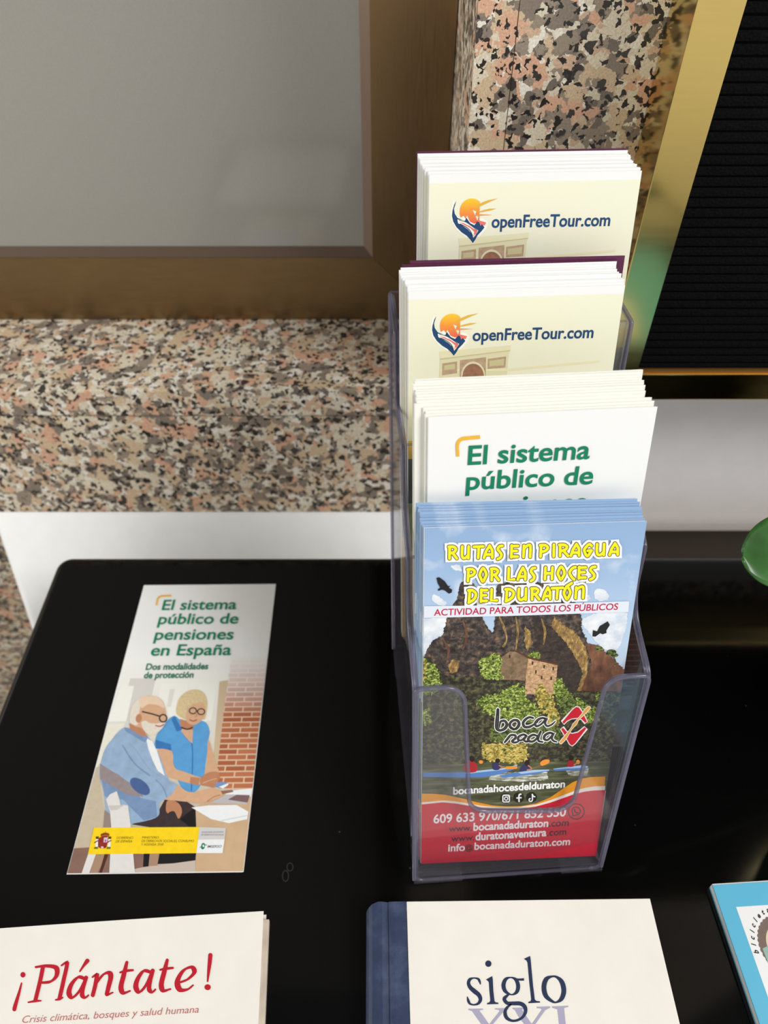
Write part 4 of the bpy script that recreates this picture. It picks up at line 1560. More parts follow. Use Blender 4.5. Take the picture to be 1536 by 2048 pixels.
A.poly(KP, [(960, 488), (1090, 482), (1080, 525), (980, 520)], SPARK, 7, jag=0.0003)
KB = G('kayak_blue', (86, 130, 196))
KBL = G('kayak_pale', (170, 200, 232))
VEST = G('vest_red', (178, 34, 46))
HAIRD = G('hair_dark', (40, 24, 24))
ORG = G('paddle_orange', (240, 150, 50))
NV = G('vest_navy', (54, 48, 96))
A.poly(KP, [(180, 505), (412, 503), (520, 490), (640, 478), (700, 460), (692, 482), (610, 512), (520, 530), (412, 533), (180, 528)], KB, 8)
A.poly(KP, [(412, 503), (520, 490), (640, 478), (700, 460), (690, 476), (600, 492), (412, 512)], KBL, 9)
A.poly(KP, [(598, 522), (700, 503), (790, 490), (872, 488), (876, 496), (800, 512), (700, 526), (620, 534)], KB, 8)
A.poly(KP, [(700, 503), (790, 490), (872, 488), (870, 494), (720, 512)], KBL, 9)
A.poly(KP, [(894, 484), (970, 474), (1050, 464), (1086, 470), (1080, 484), (980, 493), (902, 495)], KBL, 8)
A.poly(KP, [(896, 486), (1080, 478), (1076, 486), (980, 494), (902, 495)], KB, 9)
A.poly(KP, [(412, 455), (440, 438), (468, 450), (478, 475), (470, 500), (420, 504), (405, 485)], VEST, 9, smooth=True)
A.ellipse(KP, 450, 430, 13, 16, HAIRD, 10)
A.poly(KP, [(562, 455), (585, 446), (602, 462), (598, 488), (566, 488)], NV, 9, smooth=True)
A.ellipse(KP, 590, 440, 13, 13, HAIRD, 10)
A.stroke(KP, [(598, 466), (616, 474), (606, 482)], 6, SKIN2, 10)
A.poly(KP, [(715, 478), (738, 460), (760, 468), (764, 496), (716, 498)], NV, 9, smooth=True)
A.ellipse(KP, 752, 452, 14, 17, HAIRD, 10)
A.stroke(KP, [(758, 466), (776, 484), (752, 490)], 7, SKIN2, 10)
A.poly(KP, [(972, 448), (990, 436), (1008, 450), (1008, 470), (976, 472)], VEST, 9, smooth=True)
A.ellipse(KP, 994, 424, 12, 14, HAIRD, 10)
A.stroke(KP, [(1010, 462), (1030, 448)], 8, SKIN2, 10)
A.stroke(KP, [(640, 478), (690, 476)], 16, ORG, 10)
A.stroke(KP, [(612, 472), (660, 480)], 4, ORG, 10)
A.poly(KP, [(824, 448), (845, 434), (872, 434), (870, 452), (840, 466), (826, 464)], ORG, 10, smooth=True)
A.stroke(KP, [(768, 488), (830, 462)], 4, G('shaft', (150, 110, 60)), 9)
A.ellipse(KP, 498, 446, 12, 10, ORG, 10)
A.ellipse(KP, 1030, 446, 10, 12, ORG, 10)
# waves and red footer
FP = 'footer_print'
ORANGE = G('wave_orange', (240, 158, 34), 0.04)
REDF = G('footer_red', (212, 26, 54), 0.05)
CREAMW = G('wave_white', (250, 240, 226))
A.poly(FP, [(150, 621), (230, 620), (300, 626), (360, 638), (410, 650), (480, 668), (560, 684), (640, 690), (720, 688), (800, 674), (880, 640), (940, 598), (1000, 558), (1050, 538), (1100, 529), (1180, 526), (1180, 720), (150, 720)], ORANGE, 9)
A.poly(FP, [(150, 668), (220, 664), (290, 657), (360, 662), (420, 672), (500, 686), (600, 694), (700, 694), (800, 680), (880, 655), (950, 628), (1010, 605), (1070, 588), (1120, 580), (1180, 578), (1180, 740), (150, 740)], CREAMW, 10)
A.poly(FP, [(150, 680), (220, 674), (290, 667), (360, 674), (420, 684), (500, 698), (600, 705), (700, 704), (800, 690), (880, 668), (950, 644), (1010, 622), (1070, 608), (1120, 602), (1180, 600), (1180, 1080), (140, 1090)], REDF, 11)
WHT = G('white_ink', (250, 248, 246))
DKI = G('dark_ink', (44, 16, 22))
CT = 'contact_lettering'
A.text(CT, 'bocanadahocesdelduraton', 346, 624, 958, 584, 36, WHT, 12, bold=0.03)
A.text(CT, '609 633 970/671 852 550', 238, 782, 962, 742, 44, WHT, 12, bold=0.02)
A.text(CT, 'www.', 322, 828, 448, 822, 31, DKI, 12, bold=0.014)
A.text(CT, 'bocanadaduraton', 456, 822, 866, 800, 38, WHT, 12, bold=0.03)
A.text(CT, '.com', 870, 800, 978, 795, 34, DKI, 12, bold=0.014)
A.text(CT, 'www.', 335, 882, 462, 875, 31, DKI, 12, bold=0.014)
A.text(CT, 'duratonaventura', 468, 875, 856, 851, 38, WHT, 12, bold=0.03)
A.text(CT, '.com', 860, 851, 965, 845, 34, DKI, 12, bold=0.014)
A.text(CT, 'info', 318, 936, 410, 932, 36, WHT, 12, bold=0.02)
A.text(CT, '@', 413, 930, 455, 926, 26, DKI, 12, bold=0.02)
A.text(CT, 'bocanadaduraton.com', 462, 927, 985, 900, 36, WHT, 12, bold=0.02)
# round icons
IC = 'icon_logo'
for cx_, cy_ in ((635, 646), (706, 641), (776, 640)):
    A.ellipse(IC, cx_, cy_, 29, 28, G('icon_dark', (34, 36, 24)), 12)
sq = [(618, 632), (622, 628), (650, 627), (654, 631), (654, 660), (650, 664), (622, 665), (618, 661), (618, 632)]
A.stroke(IC, sq, 6, WHT, 13, smooth=False)
A.stroke(IC, [(636 + 9 * math.cos(t), 646 + 9 * math.sin(t)) for t in [2 * math.pi * k / 12 for k in range(13)]], 5, WHT, 13, smooth=False)
A.ellipse(IC, 647, 634, 2.6, 2.6, WHT, 13)
A.stroke(IC, [(720, 622), (710, 623), (706, 634), (707, 665)], 8, WHT, 13, caps=False)
A.stroke(IC, [(692, 643), (721, 641)], 7, WHT, 13, caps=False, smooth=False)
A.stroke(IC, [(779, 620), (780, 652), (774, 661), (764, 660), (762, 650), (770, 645)], 6.5, WHT, 13, caps=False)
A.stroke(IC, [(779, 622), (785, 633), (796, 637)], 6.5, WHT, 13, caps=False)
A.stroke(IC, [(1020 + 44 * math.cos(t), 717 + 42 * math.sin(t)) for t in [2 * math.pi * k / 28 for k in range(29)]], 5, DKI, 12, smooth=False)
A.stroke(IC, [(1020 + 23 * math.cos(t), 715 + 22 * math.sin(t)) for t in [math.radians(140 + 325 * k / 20) for k in range(21)]] + [(998, 742), (1003, 728)], 5, DKI, 12, smooth=False)
A.stroke(IC, [(1010, 706), (1014, 718), (1024, 726), (1031, 724)], 7, DKI, 12)
# brush logo, zoom (6.678, 970, 1400)
A.z = (6.678, 970, 1400)
INKL = G('brush_ink', (44, 42, 42))
brush = [
    [(170, 120, 40), (166, 200, 46), (158, 290, 50), (158, 370, 44), (200, 398, 34), (262, 372, 40), (290, 318, 40), (262, 272, 34), (214, 276, 30), (196, 320, 20), (190, 360, 14)],
    [(372, 378, 34), (336, 352, 38), (334, 300, 34), (380, 262, 32), (436, 270, 36), (452, 318, 40), (424, 366, 38), (385, 386, 26)],
    [(640, 232, 26), (590, 222, 30), (540, 250, 34), (506, 300, 36), (528, 350, 36), (590, 350, 34), (650, 318, 26), (700, 280, 22)],
    [(815, 246, 26), (768, 232, 28), (712, 252, 34), (668, 302, 34), (684, 342, 30), (740, 320, 26), (792, 268, 26), (820, 244, 28), (800, 300, 30), (830, 340, 28), (890, 318, 24), (936, 275, 12)],
    [(262, 556, 26), (300, 510, 32), (342, 462, 30), (400, 464, 30), (404, 500, 32), (360, 540, 30), (390, 560, 28), (440, 548, 22)],
    [(548, 468, 26), (510, 452, 28), (452, 480, 32), (440, 520, 30), (480, 530, 26), (530, 492, 24), (556, 468, 24), (520, 520, 26), (540, 545, 28), (580, 545, 24)],
    [(690, 470, 24), (640, 456, 30), (584, 492, 34), (580, 536, 34), (640, 544, 30), (700, 490, 26), (746, 405, 26), (716, 480, 28), (712, 536, 28), (768, 552, 22)],
    [(904, 440, 26), (860, 430, 32), (800, 462, 36), (786, 508, 34), (830, 526, 28), (880, 482, 26), (912, 442, 26), (890, 500, 28), (915, 538, 26), (958, 552, 16)],
]
for b_ in brush:
    A.stroke('logo', b_, 20, WHT, 9, grow=11)
for b_ in brush:
    A.stroke('logo', b_, 20, INKL, 11)
    A.stroke('logo', [(x_, y_ - 3, max(2, w_ * 0.22)) for x_, y_, w_ in b_[1:-1]], 6, G('brush_grey', (86, 84, 84)), 13, caps=False)
up_ = [(1030, 285), (1170, 120), (1215, 85), (1250, 92), (1310, 180), (1358, 280), (1335, 296), (1290, 250), (1230, 230), (1150, 240), (1090, 270), (1050, 312)]
dn_ = [(1012, 378), (1040, 362), (1085, 415), (1160, 445), (1240, 425), (1330, 352), (1350, 372), (1200, 570), (1160, 600), (1130, 580), (1085, 500)]
for s_ in (up_, dn_):
    A.stroke('logo', s_ + [s_[0]], 26, WHT, 9, smooth=False)
    A.poly('logo', s_, WHT, 10)
    A.poly('logo', s_, G('emblem_red', (222, 34, 52)), 11)
A.stroke('logo', [(1012, 560), (1380, 92)], 66, WHT, 12, smooth=False, grow=0) if False else None
pad = [(1010, 556, 34), (1060, 500, 38), (1100, 446, 26), (1150, 372, 16), (1186, 322, 34), (1206, 300, 34), (1240, 250, 16), (1300, 186, 24), (1340, 136, 40), (1384, 92, 32)]
A.stroke('logo', pad, 20, WHT, 12, grow=8)
A.stroke('logo', pad, 20, G('emblem_orange', (246, 176, 78)), 13)
# title, zoom (4.042, 880, 1060): hand-cut capitals
A.z = (4.042, 880, 1060)
GL = {
    'R': [[(.15, .02), (.17, .98)], [(.08, .97), (.55, .97), (.82, .80), (.66, .56), (.22, .44)], [(.45, .50), (.92, .02)]],
    'U': [[(.16, .98), (.12, .34), (.24, .06), (.52, .06), (.84, .30)], [(.86, .98), (.82, .02)]],
    'T': [[(.02, .94), (1.0, .96)], [(.52, .92), (.46, .02)]],
    'A': [[(.08, .02), (.30, .55), (.64, 1.02)], [(.64, 1.02), (.90, .62), (.90, .02)], [(.28, .28), (.88, .28)]],
    'S': [[(.95, .98), (.50, .94), (.22, .72), (.50, .50), (.80, .26), (.66, .02), (.20, -.12)]],
    'E': [[(.14, .0), (.20, 1.0)], [(.16, .94), (.96, .95)], [(.2, .52), (.82, .53)], [(.14, .06), (.92, .06)]],
    'n': [[(.14, .0), (.20, .96)], [(.20, .70), (.46, .92), (.84, .94), (.82, .0)]],
    'P': [[(.12, .0), (.20, .98)], [(.08, .96), (.58, .97), (.88, .76), (.64, .50), (.22, .40)]],
    'I': [[(.45, .0), (.55, 1.0)]],
    'G': [[(.92, .84), (.66, .98), (.30, .74), (.12, .44), (.44, -.04), (.86, .36)], [(.50, .42), (.92, .44)]],
    'L': [[(.20, 1.0), (.14, .06), (.98, .06)]],
    'O': [[(.50, 1.04), (.24, .76), (.12, .48), (.24, .24), (.48, -.06), (.76, .26), (.88, .52), (.76, .80), (.50, 1.04)]],
    'D': [[(.16, .02), (.24, .96)], [(.08, .97), (.52, .96), (.90, .70), (.82, .34), (.50, .10), (.12, -.04)]],
    'H': [[(.14, .0), (.20, 1.0)], [(.84, .0), (.90, 1.0)], [(.18, .50), (.86, .50)]],
    'C': [[(.96, .98), (.60, .90), (.22, .54), (.48, .14), (.80, -.08)]],
}
LINES = [
    ('R 55 150,U 158 250,T 262 358,A 338 438,S 446 514,E 556 640,n 652 750,P 792 888,I 897 938,R 946 1048,A 1040 1138,G 1146 1238,U 1246 1344,A 1352 1450', 238, 120, 205, 96, 55, 1450),
    ('P 206 298,O 302 390,R 396 488,L 534 608,A 612 704,S 714 778,H 826 924,O 932 1022,C 1022 1104,E 1100 1188,S 1192 1264', 418, 302, 392, 282, 206, 1264),
    ('D 212 304,E 312 390,L 396 468,D 512 610,U 614 714,R 722 814,A 816 904,T 892 1000,O 982 1068,n 1072 1178', 588, 472, 552, 444, 212, 1178),
]
YELLOW = G('title_yellow', (255, 236, 30))
strokes = []
for spec_, b0, t0, b1, t1, X0, X1 in LINES:
    for it in spec_.split(','):
        ch, xa_, xb_ = it.split()
        xa_, xb_ = float(xa_) + 9, float(xb_) - 9
        for st in GL[ch]:
            pts = []
            for gx_, gy_ in st:
                x_ = xa_ + (xb_ - xa_) * gx_
                k_ = (x_ - X0) / (X1 - X0)
                yb, yt = b0 + (b1 - b0) * k_ - 9, t0 + (t1 - t0) * k_ + 9
                pts.append((x_, yb + (yt - yb) * gy_))
            strokes.append((pts, len(pts) > 3 and ch not in 'E'))
strokes.append(([(1020, 452), (1062, 425)], False))
for pts, sm_ in strokes:
    A.stroke('title_lettering', pts, 68, WHT, 10, smooth=sm_, caps=False)
    for p_ in (pts[0], pts[-1]):
        A.poly('title_lettering', [(p_[0] - 34, p_[1] - 28), (p_[0] + 32, p_[1] - 31), (p_[0] + 35, p_[1] + 29), (p_[0] - 33, p_[1] + 31)], WHT, 10)
for pts, sm_ in strokes:
    A.stroke('title_lettering', pts, 34, BK, 11, smooth=sm_)
for pts, sm_ in strokes:
    A.stroke('title_lettering', pts, 23, YELLOW, 12, smooth=sm_)
A.finish(kf)

# ------------------------------------------------------------------ books at the front of the table
def book_frame(tr, tl, z):
    """frame of a flat cover from two top corners seen at these pixels, at height z; origin at the top right"""
    n = Vector((0, 0, 1))
    a = on_plane(*tr, (0, 0, z), n)
    b_ = on_plane(*tl, (0, 0, z), n)
    u = (a - b_).normalized()
    M = frame((0, 0, 0), u, n.cross(u))
    M.translation = a
    return M


COVER = mat('cover_ivory', (240, 236, 226), rough=0.45, grain=0.025, gscale=40)
PAGES = ramp_mat('page_block', [(0.3, (186, 170, 152)), (0.7, (226, 214, 198))], 900, detail=2, stretch=(0.05, 0.05, 3), rough=0.8)

# booklet, lower left
ZB = 0.0052
BM = book_frame((527, 1822), (0, 1857), ZB)
bk = empty('paperback_booklet', BM)
tag(bk, 'white paperback booklet with red italic title lying at the near edge of the table', 'booklet')
bw, bh = 0.165, 0.200


def arch(x):
    t = (x + bw) / bw
    return 0.0010 * math.sin(math.pi * min(max(t, 0), 1)) - 0.0001


def bowed(mb, x0, x1, y0, y1, z0, z1, material, k=16):
    """a slightly bowed sheet of paper or block of pages"""
    xs = [x0 + (x1 - x0) * i / k for i in range(k + 1)]
    vs = []
    for x in xs:
        b_ = arch(x)
        vs += [(x, y0, z0), (x, y1, z0), (x, y0, z1 + b_), (x, y1, z1 + b_)]
    fs = []
    for i in range(k):
        a, c = 4 * i, 4 * i + 4
        fs += [(a, c, c + 1, a + 1)[::-1], (a + 2, c + 2, c + 3, a + 3), (a, c, c + 2, a + 2), (a + 1, a + 3, c + 3, c + 1)]
    fs += [(0, 2, 3, 1), (4 * k, 4 * k + 1, 4 * k + 3, 4 * k + 2)]
    mb.mesh(vs, fs, material)


m = MB()
bowed(m, -bw, 0, -bh, 0, -0.0009, -0.00012, COVER)
m.build('front_cover', bk, merge=True)
m = MB()
bowed(m, -bw, 0.0030, -bh + 0.001, -0.0040, -0.0048, -0.00105, PAGES)
m.build('page_block', bk, merge=True)
m = MB()
m.box(-bw, 0.001, -bh, -0.0005, -0.0051, -0.0049, COVER)
m.build('back_cover', bk)
A = Art(BM, (2.56, 0, 1760))


class BowedArt(Art):
    def mb(self, part):
        return super().mb(part)


CRIM = G('crimson_ink', (188, 26, 44))
ROSE = G('rose_ink', (190, 110, 110))
ZT = 'title_lettering'
NB = (0.34, 30)
def it(pts, w=20, g=None, mt=CRIM):
    A.stroke(ZT, pts, w, mt, 1, nib=g or NB, caps=True, grow=2.2)


# ¡
A.ellipse(ZT, 120, 487, 13, 14, CRIM, 1)
A.stroke(ZT, [(113, 530, 8), (100, 580, 14), (82, 640, 20), (76, 664, 20)], 14, CRIM, 1)
# P
it([(222, 452, 20), (208, 520, 20), (184, 618, 20)])
it([(186, 448, 12), (240, 442, 18), (290, 452, 22), (292, 492, 22), (262, 522, 20), (214, 528, 12)])
A.stroke(ZT, [(148, 628, 8), (184, 622, 12), (212, 620, 8)], 9, CRIM, 1)
# l
it([(318, 440, 12), (346, 428, 18), (330, 510, 20), (308, 608, 20)])
A.stroke(ZT, [(288, 616, 8), (308, 612, 12), (324, 604, 8)], 9, CRIM, 1)
# a with accent
it([(436, 508, 14), (404, 500, 20), (370, 535, 24), (356, 580, 24), (374, 604, 18), (410, 570, 14), (440, 512, 14)])
it([(444, 502, 20), (428, 555, 20), (424, 592, 20), (440, 604, 14), (456, 592, 8)])
A.stroke(ZT, [(412, 470, 8), (432, 440, 14), (450, 416, 22)], 14, CRIM, 1)
# n
it([(476, 500, 10), (498, 488, 20), (492, 535, 20), (478, 592, 20)])
it([(494, 535, 10), (530, 488, 16), (560, 478, 22), (570, 500, 24), (556, 560, 22), (552, 588, 18), (580, 578, 8)])
# t
it([(652, 424, 14), (636, 490, 24), (622, 550, 24), (634, 580, 20), (668, 570, 10)])
A.stroke(ZT, [(618, 476, 10), (645, 468, 14), (682, 464, 12)], 11, CRIM, 1)
# a
it([(772, 474, 14), (738, 468, 20), (708, 508, 24), (698, 550, 24), (716, 576, 18), (750, 540, 14), (778, 478, 14)])
it([(784, 466, 20), (770, 522, 20), (766, 562, 20), (782, 576, 14), (798, 562, 8)])
# t
it([(858, 412, 14), (842, 476, 24), (828, 536, 24), (838, 568, 20), (874, 560, 10)])
A.stroke(ZT, [(822, 462, 10), (850, 456, 14), (886, 452, 12)], 11, CRIM, 1)
# e
it([(916, 528, 12), (962, 510, 18), (996, 474, 22), (982, 448, 18), (940, 466, 22), (910, 520, 26), (922, 562, 24), (960, 562, 16), (990, 540, 8)])
# !
A.stroke(ZT, [(1078, 386, 22), (1074, 430, 20), (1068, 480, 14), (1064, 520, 8)], 14, CRIM, 1)
A.ellipse(ZT, 1064, 550, 16, 15, CRIM, 1)
A.text('subtitle_lettering', 'Crisis climática, bosques y salud humana', 112, 734, 1018, 680, 34, ROSE, 1, bold=-0.004, shear=0.14)
A.finish(bk)
for ch in bk.children:
    if ch.name.startswith(('title', 'subtitle')):
        for v in ch.data.vertices:
            v.co.z += arch(v.co.x)

# hardback, lower middle
ZH = 0.0150
SM = book_frame((1300, 1797), (813, 1803), ZH)
sb = empty('hardback_book', SM)
tag(sb, 'ivory hardback book with navy cloth spine and navy title below the leaflet holder', 'book')
NAVYC = ramp_mat('navy_cloth', [(0.3, (42, 52, 80)), (0.5, (50, 62, 90)), (0.75, (78, 90, 116))], 70, detail=8, rough=0.5)
inv = SM.inverted()
xl = (inv @ on_plane(813, 1803, (0, 0, ZH), Vector((0, 0, 1)))).x
xs_ = (inv @ on_plane(733, 1806, (0, 0, ZH), Vector((0, 0, 1)))).x
sh = 0.225
m = MB()
m.box(xl, 0, -sh, 0, -0.0026, 0, COVER)
m.build('front_cover', sb, bevel=0.0004)
# cloth: profile across the spine with a hinge groove, extruded along the book
g0 = (inv @ on_plane(775, 1804, (0, 0, ZH), Vector((0, 0, 1)))).x
prof = [(xl - 0.0002, 0.0001), (g0 + 0.0035, 0.0001), (g0 + 0.0012, -0.0001), (g0, -0.0012), (g0 - 0.0014, -0.0004), (g0 - 0.003, 0.0003), (xs_ + 0.0060, 0.0002), (xs_ + 0.003, -0.0008), (xs_ + 0.0012, -0.0022)]
for k in range(1, 7):
    prof.append((xs_ + 0.0004 - 0.0006 * math.sin(math.pi * k / 7), -0.0022 - 0.0106 * k / 7))
prof += [(xs_ + 0.002, -0.0146), (xs_ + 0.006, -0.0146), (xs_ + 0.006, -0.0125), (xs_ + 0.0022, -0.0122), (xs_ + 0.0022, -0.003), (xs_ + 0.005, -0.0016), (g0, -0.0030), (xl - 0.0002, -0.0024)]
n = len(prof)


def yo(i, x):
    """rounded head of the spine"""
    d = x - xs_
    return -0.0035 * max(0.0, 1 - d / 0.006) ** 2


vs = [(x, yo(i, x), z) for i, (x, z) in enumerate(prof)] + [(x, -sh, z) for x, z in prof]
tr_ = tessellate_polygon([[Vector((x, z, 0)) for x, z in prof]])
fs = [(i, (i + 1) % n, n + (i + 1) % n, n + i) for i in range(n)] + [tuple(t) for t in tr_] + [tuple(n + i for i in reversed(t)) for t in tr_]
m = MB()
m.mesh(vs, fs, NAVYC)
m.build('cloth_spine', sb, merge=True)
m = MB()
m.box(xs_ + 0.0035, -0.003, -sh + 0.003, -0.003, -0.0122, -0.0032, PAGES)
m.build('page_block', sb)
m = MB()
m.box(xs_ + 0.0062, 0, -sh, 0, -0.0149, -0.0123, COVER)
m.build('back_cover', sb)
A = Art(SM, (5.12, 900, 1900))
INKN = G('title_navy', (34, 48, 80))
LAV = G('title_lavender', (172, 168, 192))
# XXI behind
XX = 'roman_numeral_lettering'
def px_(l): return [(x, y) for x, y in l]
A.poly(XX, [(186, 602), (338, 600), (338, 612), (300, 620), (352, 690), (420, 790), (500, 900), (540, 912), (540, 924), (380, 926), (382, 914), (420, 904), (350, 800), (270, 690), (226, 628), (188, 614)], LAV, 1)
A.poly(XX, [(460, 598), (600, 594), (600, 606), (540, 640), (440, 760), (330, 900), (360, 912), (360, 924), (230, 926), (232, 914), (280, 900), (420, 740), (508, 628), (498, 614), (460, 610)], LAV, 2)
A.poly(XX, [(640, 592), (770, 590), (770, 602), (736, 610), (790, 690), (860, 790), (940, 896), (980, 906), (980, 918), (820, 920), (822, 908), (850, 900), (790, 800), (700, 680), (664, 616), (640, 604)], LAV, 1)
A.poly(XX, [(888, 582), (1026, 578), (1026, 590), (974, 618), (880, 750), (780, 890), (820, 904), (820, 916), (690, 918), (690, 906), (730, 892), (852, 740), (940, 612), (926, 600), (888, 596)], LAV, 2)
A.poly(XX, [(1044, 578), (1210, 571), (1212, 584), (1168, 594), (1178, 700), (1200, 880), (1240, 894), (1240, 906), (1090, 910), (1090, 898), (1130, 886), (1110, 700), (1100, 610), (1046, 592)], LAV, 1)
SI = 'title_lettering'
# s
A.stroke(SI, [(312, 350, 10), (302, 318, 24), (286, 296, 22), (244, 288, 14), (204, 302, 30), (190, 340, 34), (208, 384, 40), (252, 424, 46), (296, 462, 42), (312, 508, 36), (290, 548, 26), (244, 562, 16), (204, 550, 22), (188, 520, 26), (178, 482, 10)], 20, INKN, 3)
# i
A.ellipse(SI, 393, 141, 31, 33, INKN, 3)
A.poly(SI, [(368, 304), (432, 268), (438, 300), (444, 420), (456, 524), (468, 536), (494, 540), (496, 554), (380, 558), (380, 544), (402, 538), (414, 520), (404, 420), (398, 330), (386, 316)], INKN, 3)
# g
A.stroke(SI, [(622, 282, 14), (570, 302, 34), (548, 362, 42), (568, 424, 36), (630, 458, 14), (682, 432, 34), (698, 370, 40), (676, 306, 34), (622, 282, 14)], 20, INKN, 3)
A.stroke(SI, [(676, 300, 16), (716, 304, 22), (758, 302, 26)], 22, INKN, 4, caps=False)
A.stroke(SI, [(606, 452, 16), (562, 490, 34), (560, 516, 36), (590, 546, 36), (650, 548, 40), (720, 550, 42), (764, 580, 40), (774, 630, 34), (746, 686, 28), (690, 720, 24), (630, 724, 26), (580, 694, 36), (564, 640, 34), (580, 596, 26), (620, 560, 18)], 20, INKN, 4)
# l
A.poly(SI, [(756, 92), (820, 62), (826, 100), (850, 360), (868, 506), (884, 522), (920, 526), (922, 540), (802, 546), (804, 532), (826, 524), (832, 504), (812, 330), (794, 130), (782, 108)], INKN, 3)
# o
A.stroke(SI, [(1046, 272, 20), (986, 300, 44), (962, 380, 48), (982, 470, 46), (1046, 526, 28), (1090, 536, 18), (1142, 500, 42), (1166, 420, 48), (1146, 330, 46), (1096, 280, 26), (1046, 272, 20)], 20, INKN, 4)
A.finish(sb)
# small white lettering along the spine
vs, fs, w = text_mesh('noviembre 2007', 0.01)
m = MB()
s_ = 0.0036
y_start = (inv @ on_plane(731, 1957, (0, 0, ZH - 0.006), Vector((0, 0, 1)))).y
m.mesh([(xs_ - 0.00022 - 0.0, y_start - (w - x) * s_, -0.0086 + y * s_) for x, y in vs], [tuple(reversed(f)) for f in fs], WHT)
m.build('spine_lettering', sb)

# sky-blue booklet, lower right corner
ZU = 0.0062
UM = book_frame((1536, 1763), (1425, 1770), ZU)
ub = empty('blue_booklet', UM)
tag(ub, 'sky blue booklet with white cover panel and round badge at the right near corner', 'booklet')
inv = UM.inverted()
x0 = (inv @ on_plane(1425, 1770, (0, 0, ZU), Vector((0, 0, 1)))).x
CYAN = mat('cover_sky_blue', (96, 184, 216), rough=0.45, grain=0.02, gscale=50)
m = MB()
m.box(x0, x0 + 0.148, -0.21, 0, -0.0009, 0, CYAN)
m.build('front_cover', ub, bevel=0.0002)
m = MB()
m.box(x0 + 0.0006, x0 + 0.147, -0.209, 0.0008, -0.0056, -0.0010, mat('white_pages', (240, 240, 236), rough=0.8))
m.build('page_block', ub)
m = MB()
m.box(x0 + 0.0002, x0 + 0.148, -0.21, 0.0005, -0.0061, -0.0057, CYAN)
m.build('back_cover', ub)
A = Art(UM, (6.647, 1380, 1740))
U_ = lambda x, y: A.uv(x, y)
c0 = U_(612, 492)
A.poly_uv('cover_panel_print', [c0, (c0[0] + 0.080, c0[1]), (c0[0] + 0.080, c0[1] - 0.080), (c0[0], c0[1] - 0.080)], mat('panel_white', (240, 239, 238), rough=0.5), 0)
# badge: circle fitted through three points of its rim
p1, p2, p3 = U_(905, 870), U_(955, 700), U_(1037, 628)


def circ(a, b_, c):
    d = 2 * (a[0] * (b_[1] - c[1]) + b_[0] * (c[1] - a[1]) + c[0] * (a[1] - b_[1]))
    ux = ((a[0] ** 2 + a[1] ** 2) * (b_[1] - c[1]) + (b_[0] ** 2 + b_[1] ** 2) * (c[1] - a[1]) + (c[0] ** 2 + c[1] ** 2) * (a[1] - b_[1])) / d
    uy = ((a[0] ** 2 + a[1] ** 2) * (c[0] - b_[0]) + (b_[0] ** 2 + b_[1] ** 2) * (a[0] - c[0]) + (c[0] ** 2 + c[1] ** 2) * (b_[0] - a[0])) / d
    return ux, uy, math.hypot(a[0] - ux, a[1] - uy)


cx_, cy_, rr = circ(p1, p2, p3)
TAUPE = G('badge_taupe', (122, 104, 94), 0.06)
SAND = G('badge_sand', (222, 204, 174), 0.05)
TEAL = G('badge_teal', (150, 184, 172), 0.05)
ring = []
for k in range(240):
    t = 2 * math.pi * k / 240
    r_ = rr * (1.0 + 0.035 * abs(math.sin(t * 20)))
    ring.append((cx_ + r_ * math.cos(t), cy_ + r_ * math.sin(t)))
A.poly_uv('badge_logo', ring, TAUPE, 1)
A.poly_uv('badge_logo', [(cx_ + rr * 0.74 * math.cos(2 * math.pi * k / 64), cy_ + rr * 0.74 * math.sin(2 * math.pi * k / 64)) for k in range(64)], SAND, 2)
q1, q2, q3 = U_(962, 1045), U_(1037, 1008), U_(1037, 1240)
A.poly_uv('badge_logo', [q1, (q2[0], q2[1]), (cx_ + rr * 1.0, q2[1]), (cx_ + rr * 0.7, q3[1] - 0.004), (q3[0], q3[1])], TEAL, 3)
A.parts['badge_logo'].f = A.parts['badge_logo'].f
word = 'bicicleta'
for k, ch in enumerate(word):
    vs, fs, w = text_mesh(ch, 0.035)
    s_ = rr * 0.23
    t = math.radians(186 - 84 * k / 8.0)
    r_ = rr * 1.13
    bx_, by_ = cx_ + r_ * math.cos(t), cy_ + r_ * math.sin(t)
    ux, uy = math.sin(t), -math.cos(t)
    nx, ny = math.cos(t), math.sin(t)
    A.mb('badge_lettering').mesh([(bx_ + ux * (x - w / 2 + 0.3 * y) * s_ + nx * y * s_, by_ + uy * (x - w / 2 + 0.3 * y) * s_ + ny * y * s_, 0.0001) for x, y in vs], fs, BK)
A.finish(ub)

# ------------------------------------------------------------------ potted plant whose leaf reaches in from the right
pl = empty('potted_plant', Matrix.Translation((0.345, 0.235, 0.0)))
tag(pl, 'green plant with thick rounded leaves reaching in from the side of the table', 'plant')
POT = mat('pot_dark', (52, 40, 34), rough=0.5)
m = MB()
k = 28
rings = [(0.030, 0.0005), (0.040, 0.055), (0.044, 0.085), (0.047, 0.086), (0.047, 0.094), (0.041, 0.094), (0.038, 0.080)]
vs = [(r * math.cos(2 * math.pi * j / k), r * math.sin(2 * math.pi * j / k), z) for r, z in rings for j in range(k)]
fs = [(i * k + j, i * k + (j + 1) % k, (i + 1) * k + (j + 1) % k, (i + 1) * k + j) for i in range(len(rings) - 1) for j in range(k)]
fs.append(tuple(reversed(range(k))))
fs.append(tuple(range((len(rings) - 1) * k, len(rings) * k)))
m.mesh(vs, fs, POT)
m.build('pot', pl)
LEAFM = ramp_mat('leaf_green', [(0.3, (34, 74, 24)), (0.5, (48, 100, 34)), (0.72, (84, 136, 62))], 40, detail=3, rough=0.32, spec=0.5)
STEMM = mat('leaf_stem', (74, 112, 52), rough=0.5)


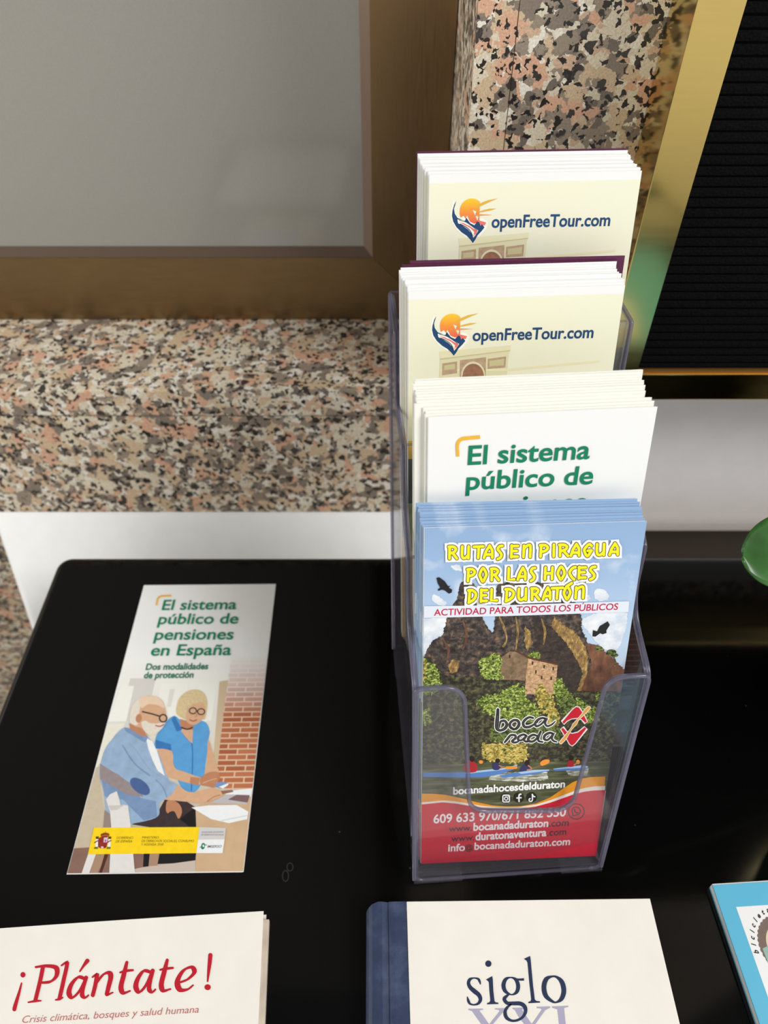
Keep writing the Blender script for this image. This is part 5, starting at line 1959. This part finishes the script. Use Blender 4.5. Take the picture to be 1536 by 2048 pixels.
def leaf_on(tip, base, width, up, lift):
    """a thick leaf from base to tip (local coordinates of the plant) and its stalk from the pot"""
    tip, base = Vector(tip), Vector(base)
    d = tip - base
    L = d.length
    d.normalize()
    s = d.cross(Vector(up)).normalized()
    nrm_ = s.cross(d).normalized()
    nu, nv = 32, 12
    vs = []
    for i in range(nu + 1):
        t = 0.002 + 0.996 * (0.5 - 0.5 * math.cos(math.pi * i / nu))
        wv = width / 2 * (max(0.0, 1 - (2 * t - 1) ** 2 if t < 0.5 else 1 - abs(2 * t - 1) ** 3.0)) ** 0.5
        for j in range(nv + 1):
            q = (j / nv) * 2 - 1
            c = lift * math.sin(math.pi * t) - 0.0007 * (1 - abs(q)) * max(0.0, math.sin(math.pi * t))
            vs.append(base + d * (L * t) + s * (wv * q) + nrm_ * (c + 0.0012 * q * q))
    fs = [(i * (nv + 1) + j, i * (nv + 1) + j + 1, (i + 1) * (nv + 1) + j + 1, (i + 1) * (nv + 1) + j) for i in range(nu) for j in range(nv)]
    m_ = MB()
    m_.mesh(vs, fs, LEAFM)
    o = m_.build('leaf', pl, smooth=True)
    md = o.modifiers.new('thickness', 'SOLIDIFY')
    md.thickness = 0.0012
    m_ = MB()
    p0 = Vector((base.x * 0.12, base.y * 0.12, 0.082))
    mid = (p0 + base) / 2 + Vector((0, 0, 0.015))
    tube(m_, smooth_path([tuple(p0), tuple(mid), tuple(base + d * 0.004)], 6), 0.0016, STEMM)
    m_.build('stem', pl, smooth=True)


def loc(x, y, depth_y):
    """place on the plane Y = depth_y seen at this pixel, in the plant's own coordinates"""
    return on_plane(x, y, (0, depth_y, 0), Vector((0, -1, 0))) - Vector((0.345, 0.235, 0))


leaf_on(loc(1486, 1112, 0.215), loc(1740, 1075, 0.222), 0.036, (0.0, -0.75, 0.66), 0.004)
leaf_on((-0.105, 0.022, 0.150), (-0.030, 0.010, 0.140), 0.046, (0.1, -0.9, 0.45), 0.005)
leaf_on((0.02, -0.09, 0.150), (0.01, -0.02, 0.140), 0.044, (0, -0.2, 1), 0.006)
leaf_on((0.09, 0.01, 0.160), (0.02, 0.0, 0.140), 0.044, (0.2, 0, 1), 0.006)
leaf_on((-0.055, -0.070, 0.190), (-0.015, -0.018, 0.150), 0.042, (0, -0.4, 1), 0.006)
